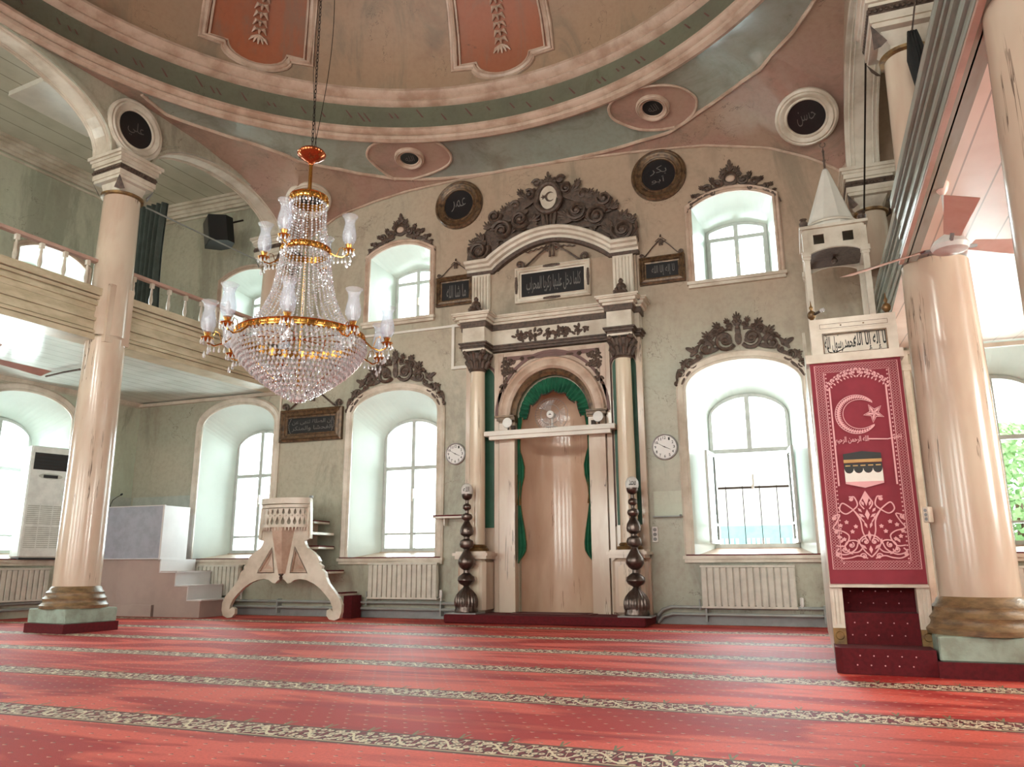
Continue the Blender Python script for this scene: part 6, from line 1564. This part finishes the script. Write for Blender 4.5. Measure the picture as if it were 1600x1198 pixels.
# ================================================================== ceiling fans
def cfan(mount, zc, zh, r, rot, lab, col='fanpink', n=3):
    R = thing('ceiling_fan', lab, 'ceiling fan', (mount.x, mount.y, zh), 'ceiling fans under the galleries'); T = Matrix.Translation((mount.x, mount.y, 0))
    m = MB(T); m.lathe([(0, zc), (.045, zc-.003), (.05, zc-.03), (.035, zc-.08), (.014, zc-.11)], (0, 0, 0), 18); m.build('canopy', col, R, True)
    m = MB(T); m.lathe([(.012, zc-.08), (.012, zh+.06)], (0, 0, 0), 8); m.build('rod', 'plastic', R)
    m = MB(T); m.lathe([(.03, zh+.09), (.06, zh+.07), (.1, zh+.04), (.125, zh+.0), (.11, zh-.03), (.08, zh-.04), (.06, zh-.045), (.055, zh-.05), (0, zh-.055)], (0, 0, 0), 28); m.build('motor', 'plastic', R, True)
    for q in range(n):
        a = rot+2*pi*q/n; c_, s_ = cos(a), sin(a)
        def bl(u, v, o=0): x = .16+(r-.16)*u; y = (v-.5)*(.1+.09*u); return (c_*x-s_*y, s_*x+c_*y, zh+.02-.3*y+o)
        m = MB(T); m.grid(lambda u, v: bl(u, v), 8, 4); m.grid(lambda u, v: bl(u, v, .004), 8, 4); b = m.build('blade', col, R, True)
        m = MB(T); m.tube([(c_*.08, s_*.08, zh), (c_*.2, s_*.2, zh+.018)], .014, 5); m.build('blade_iron', 'slate', b)
zc = 3.52; mt = onZ(1470, 283, zc); zh = None
hub = ray(1484, 385); t = (mt.xy.length)/(Vector((hub.x, hub.y)).length); zh = EYE+hub.z*t
tipL = onZ(1322, 436, zh); rot = atan2(tipL.y-mt.y, tipL.x-mt.x); rl = min(.8, (tipL-Vector((mt.x, mt.y, zh))).length)
cfan(mt, zc, zh, max(.5, rl), rot, 'pinkish three bladed ceiling fan in front of the peeling column')
h2 = onZ(-30, 560, 3.45); tp2 = onZ(72, 586, 3.45); cfan(h2, 4.08, 3.45, (tp2-h2).length, atan2(tp2.y-h2.y, tp2.x-h2.x), 'ceiling fan under the left gallery, one salmon blade showing at the left edge', 'salmon')
m = MB(); a1, a2 = onZ(72, 588, 4.06), onZ(125, 577, 4.07); m.tube([a1, (a1+a2)/2+Vector((0, 0, .01)), a2], .02, 5); tag(m.build('trim_20', 'brown'), kind='structure')
# socket on the peeling column
cpx = onY(1449, 804, 7.28); R = thing('power_socket', 'cream triple power socket on the left flank of the peeling column', 'socket', cpx)
m = MB(Matrix.Translation(cpx) @ Matrix.Rotation(radians(-40), 4, 'Z')); m.bbox(-.028, .028, -.02, .04, -.065, .065, .006); m.build('cover', 'cream', R)
for q in (-.035, 0, .035): m = MB(Matrix.Translation(cpx) @ Matrix.Rotation(radians(-40), 4, 'Z')); m.lathe([(.014, -.022), (0, -.021)], (0, 0, q), 10, ax='y'); m.build('outlet', 'slate', R)
# dark folded thing hung on the upper right column
pp = onY(1430, 110, 7.1); 
R = thing('rolled_umbrella', 'dark bundle of folded cloth hanging beside the upper right capital', 'cloth', pp)
m = MB(); a, b = onY(1425, 48, 7.0), onY(1446, 160, 7.0)
for k in range(4): m.tube([a+Vector((.02*k-.03, 0, 0)), a*.6+b*.4+Vector((.035*k-.05, -.02*(k % 2), 0)), b+Vector((.02*k-.03, 0, -.02*k))], [.012, .035, .01], 6)
m.build('folds', 'spk', R, True); m = MB(); c0 = onY(1432, -20, 7.0); m.tube([c0, a], .008, 5); m.build('cord', 'brown', R)

# ================================================================== outside, seen through the windows
m = MB(); m.box(-30, 25, D+RV+.02, 40, -.6, -.3); tag(m.build('ground', 'ground'), kind='structure')
R = thing('street_building', 'pale building with a turquoise shop sign seen through the window right of the niche', 'building', (-1, 20, -.3))
m = MB(); m.box(-4.5, 3.2, 20, 22, -.3, 4.0); m.build('facade', 'outwall', R)
m = MB(); m.box(-2.6, .6, 19.9, 20, 1.0, 1.75); s = m.build('sign', 'teal', R); m = MB(); 
for k, (a_, b_) in enumerate(((-2.1, -1.5), (-1.35, -.8), (-.6, 0.1))):
    for q in range(5): x = a_+(b_-a_)*q/5; m.box(x, x+.07, 19.88, 19.9, 1.3, 1.45)
m.build('sign_strokes', 'white', s)
R = thing('iron_fence', 'dark iron railings outside the window right of the niche', 'fence', (-1, 16, 0)); m = MB()
for i in range(22): m.box(-4+i*.32, -3.985+i*.32, 16, 16.02, -.3, 2.35)
m.build('bars', 'chain', R); m = MB(); m.box(-4, 3, 16, 16.03, 2.3, 2.34); m.build('top_bar', 'chain', R)
def bush(x, y, z, r, lab, n=900, sd=1):
    random.seed(sd); m = MB()
    for i in range(n):
        a = random.uniform(0, 2*pi); b = random.uniform(-1, 1); q = r*random.uniform(.55, 1)**.5
        px, py, pz = x+q*cos(a)*sqrt(1-b*b), y+q*sin(a)*sqrt(1-b*b)*.7, z+q*b*1.15; s = random.uniform(.06, .13); t = random.uniform(0, 6.3); u = random.uniform(-1, 1)
        m.add([(px, py, pz), (px+s*cos(t), py+s*u*.5, pz+s*sin(t)*.6), (px+s*1.6*cos(t+.5), py+s*.3, pz+s*1.4*sin(t+.5)), (px+s*cos(t+1), py-s*u*.5, pz+s*sin(t+1))], [(0, 1, 2, 3)])
    R = thing('tree', lab, 'tree', (x, y, -.3), 'trees outside the right window'); m.build('foliage', 'leafg', R); m = MB(); m.tube([(x, y, -.3), (x+.05, y, z)], [.12, .06], 7); m.build('trunk', 'brownfr', R, True)
bush(3.6, 16.5, 2.0, 1.2, 'leafy green tree outside the window right of the peeling column', 2600, 3)
